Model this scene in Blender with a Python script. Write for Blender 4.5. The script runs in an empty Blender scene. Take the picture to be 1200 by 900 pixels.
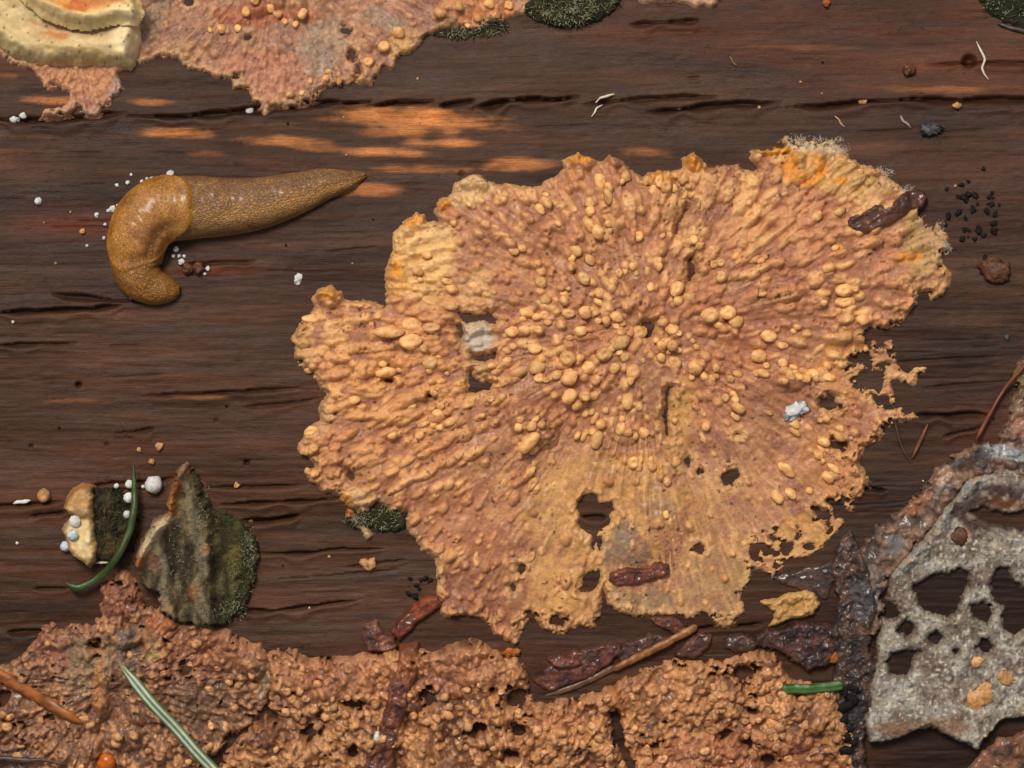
import bpy, math, random
import numpy as np
from mathutils import Vector, Matrix

# ------------------------------------------------------------------ camera, sky, sun, exposure
scene = bpy.context.scene
COL = scene.collection
PXM = 1.0e-4          # one photograph pixel on the log is 0.1 mm
RLOG = 0.25           # radius of the fallen log (m)
DCAM = 0.50           # camera height above the top of the log (m)

cam_data = bpy.data.cameras.new('camera')
cam_data.sensor_width = 36.0
cam_data.lens = 36.0 * DCAM / 0.12
cam_data.clip_start = 0.01
cam_data.clip_end = 500.0
cam = bpy.data.objects.new('camera', cam_data)
COL.objects.link(cam)
cam.location = (0, 0, DCAM)
scene.camera = cam

SUN_EL, SUN_AZ = 60.0, -24.0       # azimuth measured from +Y (up in the picture) towards +X
world = bpy.data.worlds.new('World')
scene.world = world
world.use_nodes = True
wn = world.node_tree.nodes; wl = world.node_tree.links
wn.clear()
w_out = wn.new('ShaderNodeOutputWorld')
w_bg = wn.new('ShaderNodeBackground')
w_sky = wn.new('ShaderNodeTexSky')
w_sky.sky_type = 'NISHITA'
w_sky.sun_disc = False
w_sky.sun_elevation = math.radians(SUN_EL)
w_sky.sun_rotation = math.radians(SUN_AZ)
w_sky.air_density = 1.0
w_sky.dust_density = 4.0
w_hs = wn.new('ShaderNodeHueSaturation')
w_hs.inputs['Saturation'].default_value = 0.30
wl.new(w_sky.outputs[0], w_hs.inputs['Color'])
wl.new(w_hs.outputs[0], w_bg.inputs['Color'])
wl.new(w_bg.outputs[0], w_out.inputs['Surface'])
w_bg.inputs['Strength'].default_value = 0.05

sun_data = bpy.data.lights.new('sun', 'SUN')
sun_data.energy = 1.5
sun_data.angle = math.radians(16)
sun_data.color = (1.0, 0.93, 0.82)
sun = bpy.data.objects.new('sun', sun_data)
COL.objects.link(sun)
el, az = math.radians(SUN_EL), math.radians(SUN_AZ)
sdir = Vector((math.sin(az) * math.cos(el), math.cos(az) * math.cos(el), math.sin(el)))
sun.rotation_euler = sdir.to_track_quat('Z', 'Y').to_euler()

scene.view_settings.view_transform = 'Standard'
scene.view_settings.look = 'None'
scene.view_settings.gamma = 1.0
scene.view_settings.exposure = 0.62
scene.render.engine = 'CYCLES'
scene.cycles.use_denoising = True
scene.cycles.max_bounces = 6

# ------------------------------------------------------------------ helpers: numbers
rng = np.random.default_rng(7)
random.seed(7)

def S(r, g, b):
    """sRGB 0..255 -> linear"""
    c = np.array([r, g, b], float) / 255.0
    return np.where(c <= 0.04045, c / 12.92, ((c + 0.055) / 1.055) ** 2.4)

_T = {}
def vn(x, y, seed=0):
    if seed not in _T:
        _T[seed] = np.random.default_rng(1000 + seed).random((256, 256)).astype(np.float32) * 2 - 1
    T = _T[seed]
    x = np.asarray(x, np.float64); y = np.asarray(y, np.float64)
    xf = np.floor(x); yf = np.floor(y)
    fx = (x - xf).astype(np.float32); fy = (y - yf).astype(np.float32)
    ix = xf.astype(np.int64) & 255; iy = yf.astype(np.int64) & 255
    jx = (ix + 1) & 255; jy = (iy + 1) & 255
    sx = fx * fx * (3 - 2 * fx); sy = fy * fy * (3 - 2 * fy)
    a = T[ix, iy]; b = T[jx, iy]; c = T[ix, jy]; d = T[jx, jy]
    return (a + (b - a) * sx) * (1 - sy) + (c + (d - c) * sx) * sy

def fbm(x, y, seed=0, oct=4, gain=0.5):
    r = 0; a = 1.0; n = 0
    for o in range(oct):
        r = r + a * vn(x * 2 ** o + 17.3 * o, y * 2 ** o + 5.7 * o, seed + o)
        n += a; a *= gain
    return r / n

def sstep(a, b, x):
    t = np.clip((x - a) / (b - a), 0, 1)
    return t * t * (3 - 2 * t)

# photo pixel row -> angle round the log, and column scale, so that things sit where the photo shows them
_th = np.linspace(-1.0, 1.0, 4001)
_Y = RLOG * np.sin(_th) * DCAM / (DCAM + RLOG - RLOG * np.cos(_th))
_lim = 0.115
_ok = np.abs(_Y) < _lim
_ok &= np.abs(_th) < 0.6
_Yk, _Tk = _Y[_ok], _th[_ok]
def theta_of(v):
    Y = (450.0 - np.asarray(v, float)) * PXM
    t = np.interp(Y, _Yk, _Tk)
    ext = np.where(Y > _Yk[-1], (Y - _Yk[-1]) / RLOG, np.where(Y < _Yk[0], (Y - _Yk[0]) / RLOG, 0))
    return t + ext
def pos(u, v, h):
    """(photo column, photo row, height above the log in px units) -> world xyz arrays"""
    t = theta_of(v)
    tc = np.clip(t, -0.45, 0.45)
    f = (DCAM + RLOG - RLOG * np.cos(tc)) / DCAM
    r = RLOG + np.asarray(h, float) * PXM
    x = (np.asarray(u, float) - 600.0) * PXM * f
    return np.stack(np.broadcast_arrays(x, r * np.sin(t), r * np.cos(t) - RLOG), -1)
def pt(u, v, h):
    return Vector(pos(np.array([u]), np.array([v]), np.array([h]))[0])
def normal_at(v):
    t = float(theta_of(v))
    return Vector((0, math.sin(t), math.cos(t)))

# ------------------------------------------------------------------ helpers: meshes and objects
def mesh_from(name, V, F, col=None, uv=None, smooth=True):
    me = bpy.data.meshes.new(name)
    F = np.asarray(F, np.int32)
    k = F.shape[1]
    me.vertices.add(len(V)); me.vertices.foreach_set('co', np.asarray(V, np.float32).ravel())
    me.loops.add(F.size); me.loops.foreach_set('vertex_index', F.ravel())
    me.polygons.add(len(F)); me.polygons.foreach_set('loop_start', np.arange(0, F.size, k, dtype=np.int32))
    if smooth:
        me.polygons.foreach_set('use_smooth', np.ones(len(F), bool))
    me.update(calc_edges=True)
    if col is not None:
        at = me.color_attributes.new('Col', 'FLOAT_COLOR', 'POINT')
        c = np.ones((len(V), 4), np.float32); c[:, :3] = np.clip(col, 0, 1)
        at.data.foreach_set('color', c.ravel())
    if uv is not None:
        at = me.attributes.new('flow', 'FLOAT_VECTOR', 'POINT')
        q = np.zeros((len(V), 3), np.float32); q[:, :2] = uv
        at.data.foreach_set('vector', q.ravel())
    return me

def add(name, me, mat=None, parent=None):
    o = bpy.data.objects.new(name, me)
    COL.objects.link(o)
    if mat is not None:
        if len(me.materials) == 0:
            me.materials.append(mat)
        elif me.materials[0] != mat:
            o.material_slots[0].link = 'OBJECT'
            o.material_slots[0].material = mat
    if parent is not None:
        o.parent = parent
    return o

def tag(o, label=None, cat=None, group=None, kind=None):
    if label: o['label'] = label
    if cat: o['category'] = cat
    if group: o['group'] = group
    if kind: o['kind'] = kind
    return o

def centre_origin(o):
    """move the object's origin to its own base centre (the mesh is built in world coordinates)"""
    me = o.data
    n = len(me.vertices)
    co = np.empty(n * 3, np.float32); me.vertices.foreach_get('co', co); co = co.reshape(-1, 3)
    c = np.array([(co[:, 0].min() + co[:, 0].max()) / 2, (co[:, 1].min() + co[:, 1].max()) / 2, co[:, 2].min()])
    co -= c
    me.vertices.foreach_set('co', co.ravel()); me.update()
    o.location = c
    for ch in o.children:
        ch.location = Vector(ch.location) - Vector(c)
    return o

# ------------------------------------------------------------------ materials
def new_mat(name):
    m = bpy.data.materials.new(name); m.use_nodes = True
    nt = m.node_tree
    return m, nt.nodes, nt.links, nt.nodes['Principled BSDF']

def noise(n, l, vec, scale, detail=4.0, rough=0.55):
    t = n.new('ShaderNodeTexNoise'); t.inputs['Scale'].default_value = scale
    t.inputs['Detail'].default_value = detail; t.inputs['Roughness'].default_value = rough
    if vec is not None: l.new(vec, t.inputs['Vector'])
    return t

def ramp(n, l, fac, stops):
    r = n.new('ShaderNodeValToRGB')
    e = r.color_ramp.elements
    while len(e) < len(stops): e.new(0.5)
    for i, (p, c) in enumerate(stops):
        e[i].position = p; e[i].color = (c[0], c[1], c[2], 1)
    l.new(fac, r.inputs[0])
    return r

def mixc(n, l, mode, fac, a, b):
    x = n.new('ShaderNodeMix'); x.data_type = 'RGBA'; x.blend_type = mode
    for k, s in ((0, fac), (6, a), (7, b)):
        if hasattr(s, 'links'): l.new(s, x.inputs[k])
        elif k == 0: x.inputs[0].default_value = s
        else: x.inputs[k].default_value = (s[0], s[1], s[2], 1)
    return x.outputs[2]

def bump(n, l, h, strength, dist, prev=None):
    b = n.new('ShaderNodeBump'); b.inputs['Strength'].default_value = strength
    b.inputs['Distance'].default_value = dist
    l.new(h, b.inputs['Height'])
    if prev is not None: l.new(prev, b.inputs['Normal'])
    return b.outputs[0]

def mat_wood():
    m, n, l, b = new_mat('wet_rotten_wood')
    a = n.new('ShaderNodeAttribute'); a.attribute_name = 'Col'
    g = n.new('ShaderNodeNewGeometry')
    def mp(sx, sy, sz):
        k = n.new('ShaderNodeMapping'); k.inputs['Scale'].default_value = (sx, sy, sz)
        l.new(g.outputs['Position'], k.inputs[0]); return k.outputs[0]
    f1 = noise(n, l, mp(260, 6200, 6200), 1.0, 4.0, 0.6)
    f2 = noise(n, l, mp(1400, 11000, 11000), 1.0, 3.0, 0.6)
    f3 = noise(n, l, mp(60, 420, 420), 1.0, 5.0, 0.6)
    r1 = ramp(n, l, f1.outputs[0], [(0.28, (0.72,) * 3), (0.5, (1.0,) * 3), (0.74, (1.26, 1.24, 1.2))])
    r3 = ramp(n, l, f3.outputs[0], [(0.3, (0.8, 0.78, 0.8)), (0.7, (1.2, 1.18, 1.12))])
    c = mixc(n, l, 'MULTIPLY', 1.0, a.outputs['Color'], r1.outputs[0])
    c = mixc(n, l, 'MULTIPLY', 0.8, c, r3.outputs[0])
    r2 = ramp(n, l, f2.outputs[0], [(0.3, (0.7, 0.68, 0.66)), (0.5, (1, 1, 1)), (0.7, (1.3, 1.27, 1.22))])
    c = mixc(n, l, 'MULTIPLY', 0.9, c, r2.outputs[0])
    f4 = noise(n, l, g.outputs['Position'], 5200, 3.0, 0.6)
    r4 = ramp(n, l, f4.outputs[0], [(0.3, (0.84,) * 3), (0.7, (1.16,) * 3)])
    c = mixc(n, l, 'MULTIPLY', 0.8, c, r4.outputs[0])
    l.new(c, b.inputs['Base Color'])
    rr = ramp(n, l, f3.outputs[0], [(0.3, (0.40,) * 3), (0.72, (0.66,) * 3)])
    l.new(rr.outputs[0], b.inputs['Roughness'])
    b.inputs['Specular IOR Level'].default_value = 0.22
    nb = bump(n, l, f1.outputs[0], 0.4, 0.00010)
    nb = bump(n, l, f2.outputs[0], 0.6, 0.00008, nb)
    nb = bump(n, l, f4.outputs[0], 0.35, 0.00008, nb)
    l.new(nb, b.inputs['Normal'])
    return m

def mat_crust(name, rough=0.5, fine=1.0, bs=0.5, sss=0.12, spec=0.4, mottle=0.35, sc=1.0, coat=0.0):
    """fungus flesh: base colour from the vertex colours, fine mottling and pores from noise"""
    m, n, l, b = new_mat(name)
    a = n.new('ShaderNodeAttribute'); a.attribute_name = 'Col'
    g = n.new('ShaderNodeNewGeometry')
    f1 = noise(n, l, g.outputs['Position'], 2200 * sc, 5.0, 0.65)
    f2 = noise(n, l, g.outputs['Position'], 6500 * sc, 3.0, 0.6)
    r1 = ramp(n, l, f1.outputs[0], [(0.3, (1 - mottle, 1 - mottle * 1.05, 1 - mottle * 1.1)), (0.52, (1, 1, 1)), (0.75, (1 + mottle * .6, 1 + mottle * .6, 1 + mottle * .6))])
    c = mixc(n, l, 'MULTIPLY', 1.0, a.outputs['Color'], r1.outputs[0])
    f3 = noise(n, l, g.outputs['Position'], 900 * sc, 4.0, 0.6)
    r3 = ramp(n, l, f3.outputs[0], [(0.32, (0.92, 0.9, 1.0)), (0.5, (1, 1, 1)), (0.68, (1.08, 1.04, 0.92))])
    c = mixc(n, l, 'MULTIPLY', 1.0, c, r3.outputs[0])
    l.new(c, b.inputs['Base Color'])
    rr = ramp(n, l, f1.outputs[0], [(0.3, (rough + .15,) * 3), (0.7, (rough - .12,) * 3)])
    l.new(rr.outputs[0], b.inputs['Roughness'])
    b.inputs['Specular IOR Level'].default_value = spec
    if coat > 0:
        b.inputs['Coat Weight'].default_value = coat; b.inputs['Coat Roughness'].default_value = 0.16
    if sss > 0:
        b.inputs['Subsurface Weight'].default_value = sss
        b.inputs['Subsurface Radius'].default_value = (1.0, 0.45, 0.2)
        b.inputs['Subsurface Scale'].default_value = 0.0006
    nb = bump(n, l, f1.outputs[0], bs, 0.00030 * fine)
    nb = bump(n, l, f2.outputs[0], bs * 0.8, 0.00012 * fine, nb)
    l.new(nb, b.inputs['Normal'])
    return m

def mat_plain(name, stops, scale=900, rough=0.5, bs=0.4, bd=0.0002, spec=0.4, sss=0.0, rand=0.3, stretch=(1, 1, 1)):
    """noise-coloured material for small things; each object also gets its own tone"""
    m, n, l, b = new_mat(name)
    t = n.new('ShaderNodeTexCoord'); oi = n.new('ShaderNodeObjectInfo')
    g = n.new('ShaderNodeNewGeometry')
    k = n.new('ShaderNodeMapping'); k.inputs['Scale'].default_value = stretch
    l.new(g.outputs['Position'], k.inputs[0])
    f = noise(n, l, k.outputs[0], scale, 5.0, 0.6)
    r = ramp(n, l, f.outputs[0], stops)
    rr = ramp(n, l, oi.outputs['Random'], [(0.0, (1 - rand,) * 3), (1.0, (1 + rand * 0.6,) * 3)])
    c = mixc(n, l, 'MULTIPLY', 1.0, r.outputs[0], rr.outputs[0])
    l.new(c, b.inputs['Base Color'])
    b.inputs['Roughness'].default_value = rough
    b.inputs['Specular IOR Level'].default_value = spec
    if sss > 0:
        b.inputs['Subsurface Weight'].default_value = sss
        b.inputs['Subsurface Radius'].default_value = (1.0, 0.5, 0.25)
        b.inputs['Subsurface Scale'].default_value = 0.0006
    l.new(bump(n, l, f.outputs[0], bs, bd), b.inputs['Normal'])
    return m

def mat_slug(name, vor, stretch, bs):
    m, n, l, b = new_mat(name)
    a = n.new('ShaderNodeAttribute'); a.attribute_name = 'Col'
    f = n.new('ShaderNodeAttribute'); f.attribute_name = 'flow'
    k = n.new('ShaderNodeMapping'); k.inputs['Scale'].default_value = stretch
    l.new(f.outputs['Vector'], k.inputs[0])
    wob = noise(n, l, k.outputs[0], 0.6, 2.0)
    va = n.new('ShaderNodeVectorMath'); va.operation = 'SCALE'; va.inputs[3].default_value = 0.9
    l.new(wob.outputs['Color'], va.inputs[0])
    vb = n.new('ShaderNodeVectorMath'); vb.operation = 'ADD'
    l.new(k.outputs[0], vb.inputs[0]); l.new(va.outputs[0], vb.inputs[1])
    v = n.new('ShaderNodeTexVoronoi'); v.feature = 'DISTANCE_TO_EDGE'; v.inputs['Scale'].default_value = vor
    l.new(vb.outputs[0], v.inputs['Vector'])
    v2 = n.new('ShaderNodeTexVoronoi'); v2.feature = 'F1'; v2.inputs['Scale'].default_value = vor
    l.new(vb.outputs[0], v2.inputs['Vector'])
    edge = ramp(n, l, v.outputs['Distance'], [(0.0, (0.72, 0.68, 0.62)), (0.14, (1, 1, 1)), (1.0, (1.05, 1.05, 1.05))])
    fine = noise(n, l, f.outputs['Vector'], 0.42, 4.0, 0.75)
    sp = ramp(n, l, fine.outputs[0], [(0.36, (0.55, 0.5, 0.42)), (0.52, (1, 1, 1)), (0.66, (1.9, 1.75, 1.5))])
    cellv = ramp(n, l, v2.outputs['Color'], [(0.0, (0.82,) * 3), (1.0, (1.18,) * 3)])
    c = mixc(n, l, 'MULTIPLY', 0.85, a.outputs['Color'], edge.outputs[0])
    c = mixc(n, l, 'MULTIPLY', 0.9, c, sp.outputs[0])
    c = mixc(n, l, 'MULTIPLY', 0.8, c, cellv.outputs[0])
    l.new(c, b.inputs['Base Color'])
    b.inputs['Roughness'].default_value = 0.42
    b.inputs['Specular IOR Level'].default_value = 0.5
    b.inputs['Coat Weight'].default_value = 0.3; b.inputs['Coat Roughness'].default_value = 0.22
    b.inputs['Subsurface Weight'].default_value = 0.15
    b.inputs['Subsurface Radius'].default_value = (1.0, 0.5, 0.15)
    b.inputs['Subsurface Scale'].default_value = 0.0007
    hr = ramp(n, l, v.outputs['Distance'], [(0.0, (0, 0, 0)), (0.25, (0.85,) * 3), (1.0, (1, 1, 1))])
    nb = bump(n, l, hr.outputs[0], bs, 0.00018)
    nb = bump(n, l, fine.outputs[0], 0.35, 0.0001, nb)
    l.new(nb, b.inputs['Normal'])
    return m

M = {}
M['wood'] = mat_wood()
M['crust'] = mat_crust('crust_fungus_flesh', 0.46, 1.0, 0.6, 0.18, 0.42, 0.24, 1.0, 0.12)
M['crust_low'] = mat_crust('granular_crust_flesh', 0.40, 1.1, 0.8, 0.12, 0.5, 0.45, 1.0, 0.35)
M['bracket'] = mat_crust('bracket_flesh', 0.55, 0.8, 0.4, 0.10, 0.35, 0.16)
M['grey'] = mat_crust('grey_crust', 0.45, 1.1, 0.55, 0.0, 0.45, 0.55, 1.4, 0.15)
M['mossy'] = mat_crust('mossy_bracket', 0.75, 1.5, 1.0, 0.0, 0.25, 0.5)
M['bark'] = mat_crust('wet_bark', 0.36, 1.4, 0.9, 0.0, 0.5, 0.45, 0.8, 0.4)
M['needle'] = mat_crust('needle', 0.38, 0.4, 0.3, 0.0, 0.45, 0.18)
M['nodule'] = mat_plain('nodule_flesh', [(0.3, S(192, 132, 88)), (0.48, S(230, 168, 102)), (0.72, S(248, 202, 134))], 1300, 0.46, 0.6, 0.0003, 0.42, 0.1, 0.26)
M['nodule_low'] = mat_plain('granule_flesh', [(0.3, S(150, 96, 64)), (0.5, S(204, 146, 96)), (0.72, S(232, 180, 124))], 1500, 0.4, 0.7, 0.0003, 0.5, 0.08, 0.4)
M['slug'] = mat_slug('slug_skin', 0.34, (0.5, 1.0, 1.0), 0.55)
M['mantle'] = mat_slug('slug_mantle', 0.55, (1.0, 1.0, 1.0), 0.35)
M['white'] = mat_plain('white_slime_mould', [(0.3, S(186, 184, 178)), (0.6, S(226, 224, 220))], 2000, 0.6, 0.4, 0.0001, 0.3, 0.1, 0.1)
M['bluewhite'] = mat_plain('bluish_slime_mould', [(0.3, S(140, 165, 172)), (0.6, S(206, 218, 220))], 2500, 0.6, 0.5, 0.0001, 0.3, 0.1, 0.1)
M['tan'] = mat_plain('tan_grain', [(0.3, S(150, 98, 58)), (0.65, S(214, 160, 104))], 2500, 0.5, 0.4, 0.0001, 0.4, 0.0, 0.25)
M['rust'] = mat_plain('rust_grain', [(0.3, S(56, 32, 22)), (0.65, S(116, 70, 44))], 2500, 0.45, 0.8, 0.0002, 0.4, 0.0, 0.25)
M['orange'] = mat_plain('orange_ball', [(0.3, S(160, 70, 14)), (0.65, S(214, 112, 28))], 1500, 0.3, 0.3, 0.0001, 0.5, 0.1, 0.1)
M['amber'] = mat_plain('amber_crumb', [(0.3, S(120, 62, 22)), (0.65, S(178, 104, 44))], 1500, 0.4, 0.4, 0.0002, 0.45, 0.0, 0.25)
M['black'] = mat_plain('black_grain', [(0.3, S(16, 13, 13)), (0.7, S(34, 28, 26))], 2500, 0.75, 0.8, 0.0002, 0.2, 0.0, 0.2)
M['slate'] = mat_plain('slate_grain', [(0.3, S(48, 47, 48)), (0.7, S(88, 86, 86))], 2500, 0.5, 0.4, 0.0001, 0.4, 0.0, 0.2)
M['moss'] = mat_plain('moss', [(0.3, S(40, 38, 22)), (0.52, S(74, 70, 38)), (0.75, S(118, 108, 66))], 700, 0.7, 0.5, 0.0002, 0.25, 0.0, 0.1)
M['mossbase'] = mat_plain('moss_mat', [(0.3, S(22, 22, 14)), (0.7, S(50, 46, 28))], 900, 0.8, 0.8, 0.0003, 0.25, 0.0, 0.1)
M['mosstip'] = mat_plain('moss_tip', [(0.3, S(104, 102, 78)), (0.7, S(176, 172, 142))], 900, 0.6, 0.3, 0.0002, 0.3, 0.0, 0.1)
M['soil'] = mat_plain('leaf_litter', [(0.3, (0.02, 0.014, 0.009)), (0.55, (0.06, 0.04, 0.022)), (0.8, (0.13, 0.08, 0.04))], 14, 0.85, 1.0, 0.02, 0.2, 0.0, 0.0)

# ------------------------------------------------------------------ the log
CRACKS = [  # polyline, half width, depth
    ([(-80, 143), (0, 141), (60, 139), (130, 133), (150, 134)], 3.6, 11),
    ([(140, 138), (200, 136), (280, 129), (350, 122), (437, 118)], 3.0, 11),
    ([(400, 120), (437, 118)], 2.6, 9), ([(436, 123), (467, 119), (510, 118)], 3.2, 12),
    ([(514, 123), (540, 119), (558, 117)], 2.6, 10), ([(556, 123), (600, 117), (682, 114)], 4.0, 14),
    ([(682, 123), (733, 117), (800, 113), (850, 113)], 2.6, 9), ([(756, 132), (800, 127), (860, 121), (918, 118)], 3.2, 11),
    ([(906, 126), (959, 124), (1006, 119), (1068, 117), (1130, 117), (1280, 112)], 3.2, 11),
    ([(1085, 76), (1130, 74), (1280, 74)], 2.2, 7), ([(737, 30), (780, 26), (820, 25)], 3.6, 8),
    ([(-80, 372), (0, 368), (50, 363), (93, 360), (156, 358)], 3.0, 11), ([(-60, 407), (0, 405), (93, 402)], 2.2, 7),
    ([(160, 464), (233, 462), (293, 457), (353, 455)], 2.0, 7), ([(283, 477), (333, 473), (375, 467)], 1.8, 5),
    ([(133, 507), (182, 503)], 2.2, 6), ([(228, 571), (300, 570), (362, 568)], 1.8, 6),
    ([(250, 592), (320, 588), (410, 584)], 2.4, 9), ([(285, 613), (352, 603)], 2.4, 7),
    ([(-60, 596), (0, 593), (75, 588)], 2.2, 8), ([(35, 605), (78, 600)], 2.4, 7), ([(96, 570), (205, 561)], 2.6, 8),
    ([(40, 690), (82, 690)], 2.4, 6), ([(8, 742), (56, 740)], 2.6, 8),
    ([(300, 649), (357, 648), (401, 643), (458, 642)], 2.4, 9), ([(270, 716), (327, 715), (373, 710), (425, 702)], 2.6, 9),
    ([(280, 610), (315, 608), (352, 604)], 2.4, 7), ([(1072, 488), (1137, 485), (1160, 487)], 3.4, 10),
    ([(1105, 512), (1150, 500)], 2.4, 7), ([(810, 737), (895, 732)], 3.0, 9), ([(215, 310), (262, 307), (300, 306)], 2.0, 7),
    ([(60, 345), (130, 352), (175, 351)], 3.0, 8), ([(680, 606), (712, 607)], 3.0, 8), ([(1000, 572), (1040, 574)], 2.6, 8),
    ([(400, 666), (480, 655)], 1.8, 5), ([(320, 680), (470, 668)], 1.6, 4),
    ([(290, 776), (400, 774)], 5.0, 12), ([(1035, 425), (1180, 418)], 1.5, 4), ([(1080, 455), (1190, 446)], 1.5, 4),
]
r_ = np.random.default_rng(3)
for k in range(190):
    u0 = r_.uniform(-80, 1240); v0 = r_.uniform(-60, 960); L = r_.uniform(18, 110)
    s = r_.uniform(-0.09, 0.03)
    CRACKS.append(([(u0, v0), (u0 + L * .5, v0 + s * L * .5 + r_.uniform(-1, 1)), (u0 + L, v0 + s * L)], r_.uniform(0.7, 1.3), r_.uniform(1.0, 3.0)))
PITS = [(1136, 72, 7.5, 12), (92, 451, 3.4, 9), (289, 542, 3.0, 8), (36, 523, 2, 4), (541, 202, 3, 4), (125, 521, 2, 4), (253, 493, 2, 3)]

def wood_low(u, v):
    w = 5.0 * fbm(u / 420, v / 130, 40, 3) + 2.2 * fbm(u / 170, v / 28, 44, 3)
    return w

def wood_fields(U1, V1):
    U, V = np.meshgrid(U1, V1)
    Vw = V + 7 * fbm(U / 260, V / 90, 50, 3)
    H = wood_low(U, V)
    g1 = fbm(U / 120, Vw / 5.0, 52, 5, 0.65)
    g2 = vn(U / 50, Vw / 2.6, 58)
    H = H + 0.75 * g1 + 0.25 * g2 + 0.5 * fbm(U / 14, V / 5, 63, 3)
    dark = np.zeros_like(H)
    for pl, w, d in CRACKS:
        pl = np.array(pl, float)
        i0, i1 = np.searchsorted(U1, [pl[0, 0], pl[-1, 0]])
        j0, j1 = np.searchsorted(V1, [pl[:, 1].min() - 5 * w - 6, pl[:, 1].max() + 5 * w + 6])
        if i1 <= i0 or j1 <= j0: continue
        uu = U[j0:j1, i0:i1]; vv = V[j0:j1, i0:i1]
        wob = 1.1 * vn(uu / 26, vv * 0 + w * 7 + d, 60) + 0.15 * vn(uu / 7, vv * 0 + d * 3, 61)
        dv = vv - np.interp(uu, pl[:, 0], pl[:, 1]) + wob * min(1.6, w * .55)
        t = (uu - pl[0, 0]) / (pl[-1, 0] - pl[0, 0])
        tap = np.clip(np.minimum(t, 1 - t) * 6, 0, 1) ** 0.7
        ww = w * (0.35 + 0.75 * tap) * (0.8 + 0.5 * vn(uu / 25, vv * 0 + d, 62))
        prof = np.where(dv < 0, np.exp(-(dv / (0.75 * ww)) ** 4), np.exp(-(dv / (1.15 * ww)) ** 2))
        H[j0:j1, i0:i1] -= d * tap * prof
        H[j0:j1, i0:i1] += 0.22 * d * tap * np.exp(-((dv - 3.0 * ww) / (2.2 * ww)) ** 2)
        dark[j0:j1, i0:i1] = np.maximum(dark[j0:j1, i0:i1], tap * prof * min(1, d / 8))
    for (cu, cv, r, d) in PITS:
        i0, i1 = np.searchsorted(U1, [cu - 2 * r, cu + 2 * r]); j0, j1 = np.searchsorted(V1, [cv - 2 * r, cv + 2 * r])
        uu = U[j0:j1, i0:i1]; vv = V[j0:j1, i0:i1]
        q = np.exp(-(((uu - cu) ** 2 + (vv - cv) ** 2) / (r * r)) ** 2)
        H[j0:j1, i0:i1] -= d * q
        dark[j0:j1, i0:i1] = np.maximum(dark[j0:j1, i0:i1], q)
    # pigment of the wood
    big = fbm(U / 300, V / 70, 70, 4)
    str1 = fbm(U / 160, Vw / 9, 74, 4, 0.6)
    str2 = fbm(U / 260, Vw / 26, 78, 3)
    C = np.empty(H.shape + (3,), np.float32)
    C[:] = S(70, 48, 35)
    def paint(w, c):
        w = np.clip(w, 0, 1)[..., None]
        C[:] = C * (1 - w) + c * w
    paint(sstep(-0.1, 0.6, str1) * 0.8, S(94, 67, 49))
    paint(sstep(0.05, 0.6, -str1) * 0.75, S(48, 34, 27))
    paint(sstep(0.05, 0.5, big) * 0.6, S(96, 62, 43))
    paint(sstep(0.1, 0.5, str2) * 0.5, S(68, 55, 50))
    def reg(cu, cv, ru, rv, c, k, ns=0.6):
        d = ((U - cu) / ru) ** 2 + ((V - cv) / rv) ** 2
        w = np.exp(-d) * (1 - ns * 0.5 + ns * fbm(U / 60, Vw / 6, 82, 3))
        paint(w * k, c)
    reg(650, 75, 330, 45, S(84, 66, 57), 0.6)
    reg(1020, 60, 260, 60, S(112, 66, 44), 0.75)
    reg(1130, 190, 120, 60, S(74, 45, 38), 0.6)
    reg(1120, 420, 130, 70, S(44, 33, 30), 0.9)
    reg(90, 280, 170, 70, S(62, 50, 46), 0.6)
    reg(80, 262, 60, 16, S(120, 58, 38), 0.9); reg(330, 200, 120, 30, S(84, 52, 36), .6)
    reg(200, 540, 330, 100, S(90, 65, 49), 0.55)
    reg(200, 420, 260, 40, S(96, 70, 54), 0.45)
    reg(400, 690, 170, 70, S(98, 77, 64), 0.7)
    reg(300, 590, 160, 40, S(92, 62, 46), 0.5)
    reg(240, 318, 60, 7, S(120, 66, 44), 0.8)
    reg(1010, 53, 60, 10, S(46, 40, 38), 0.8); reg(880, 85, 60, 10, S(56, 46, 42), 0.7)
    reg(1100, 152, 60, 16, S(48, 40, 38), 0.9); reg(900, 140, 90, 20, S(60, 44, 36), 0.7)
    reg(1150, 75, 60, 12, S(118, 66, 42), 0.6)
    reg(1000, 700, 130, 70, S(72, 48, 36), 0.8)
    reg(760, 770, 150, 25, S(92, 62, 45), 0.8); reg(1120, 880, 90, 40, S(56, 38, 28), 1.0); reg(1120, 720, 110, 110, S(38, 28, 25), 1.3, .3)
    # bare tan wood showing through the dark surface below the long crack
    tan = S(226, 156, 92)
    def tanreg(cu, cv, ru, rv, k):
        d = ((U - cu) / ru) ** 2 + ((V - cv - 0.02 * (U - cu)) / rv) ** 2
        e = 1 - d + 0.9 * fbm(U / 70, Vw / 6, 86, 4, 0.62) + 0.5 * fbm(U / 22, Vw / 14, 88, 3)
        paint(sstep(-0.15, 1.5, e) * k * 1.05, tan)
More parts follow.
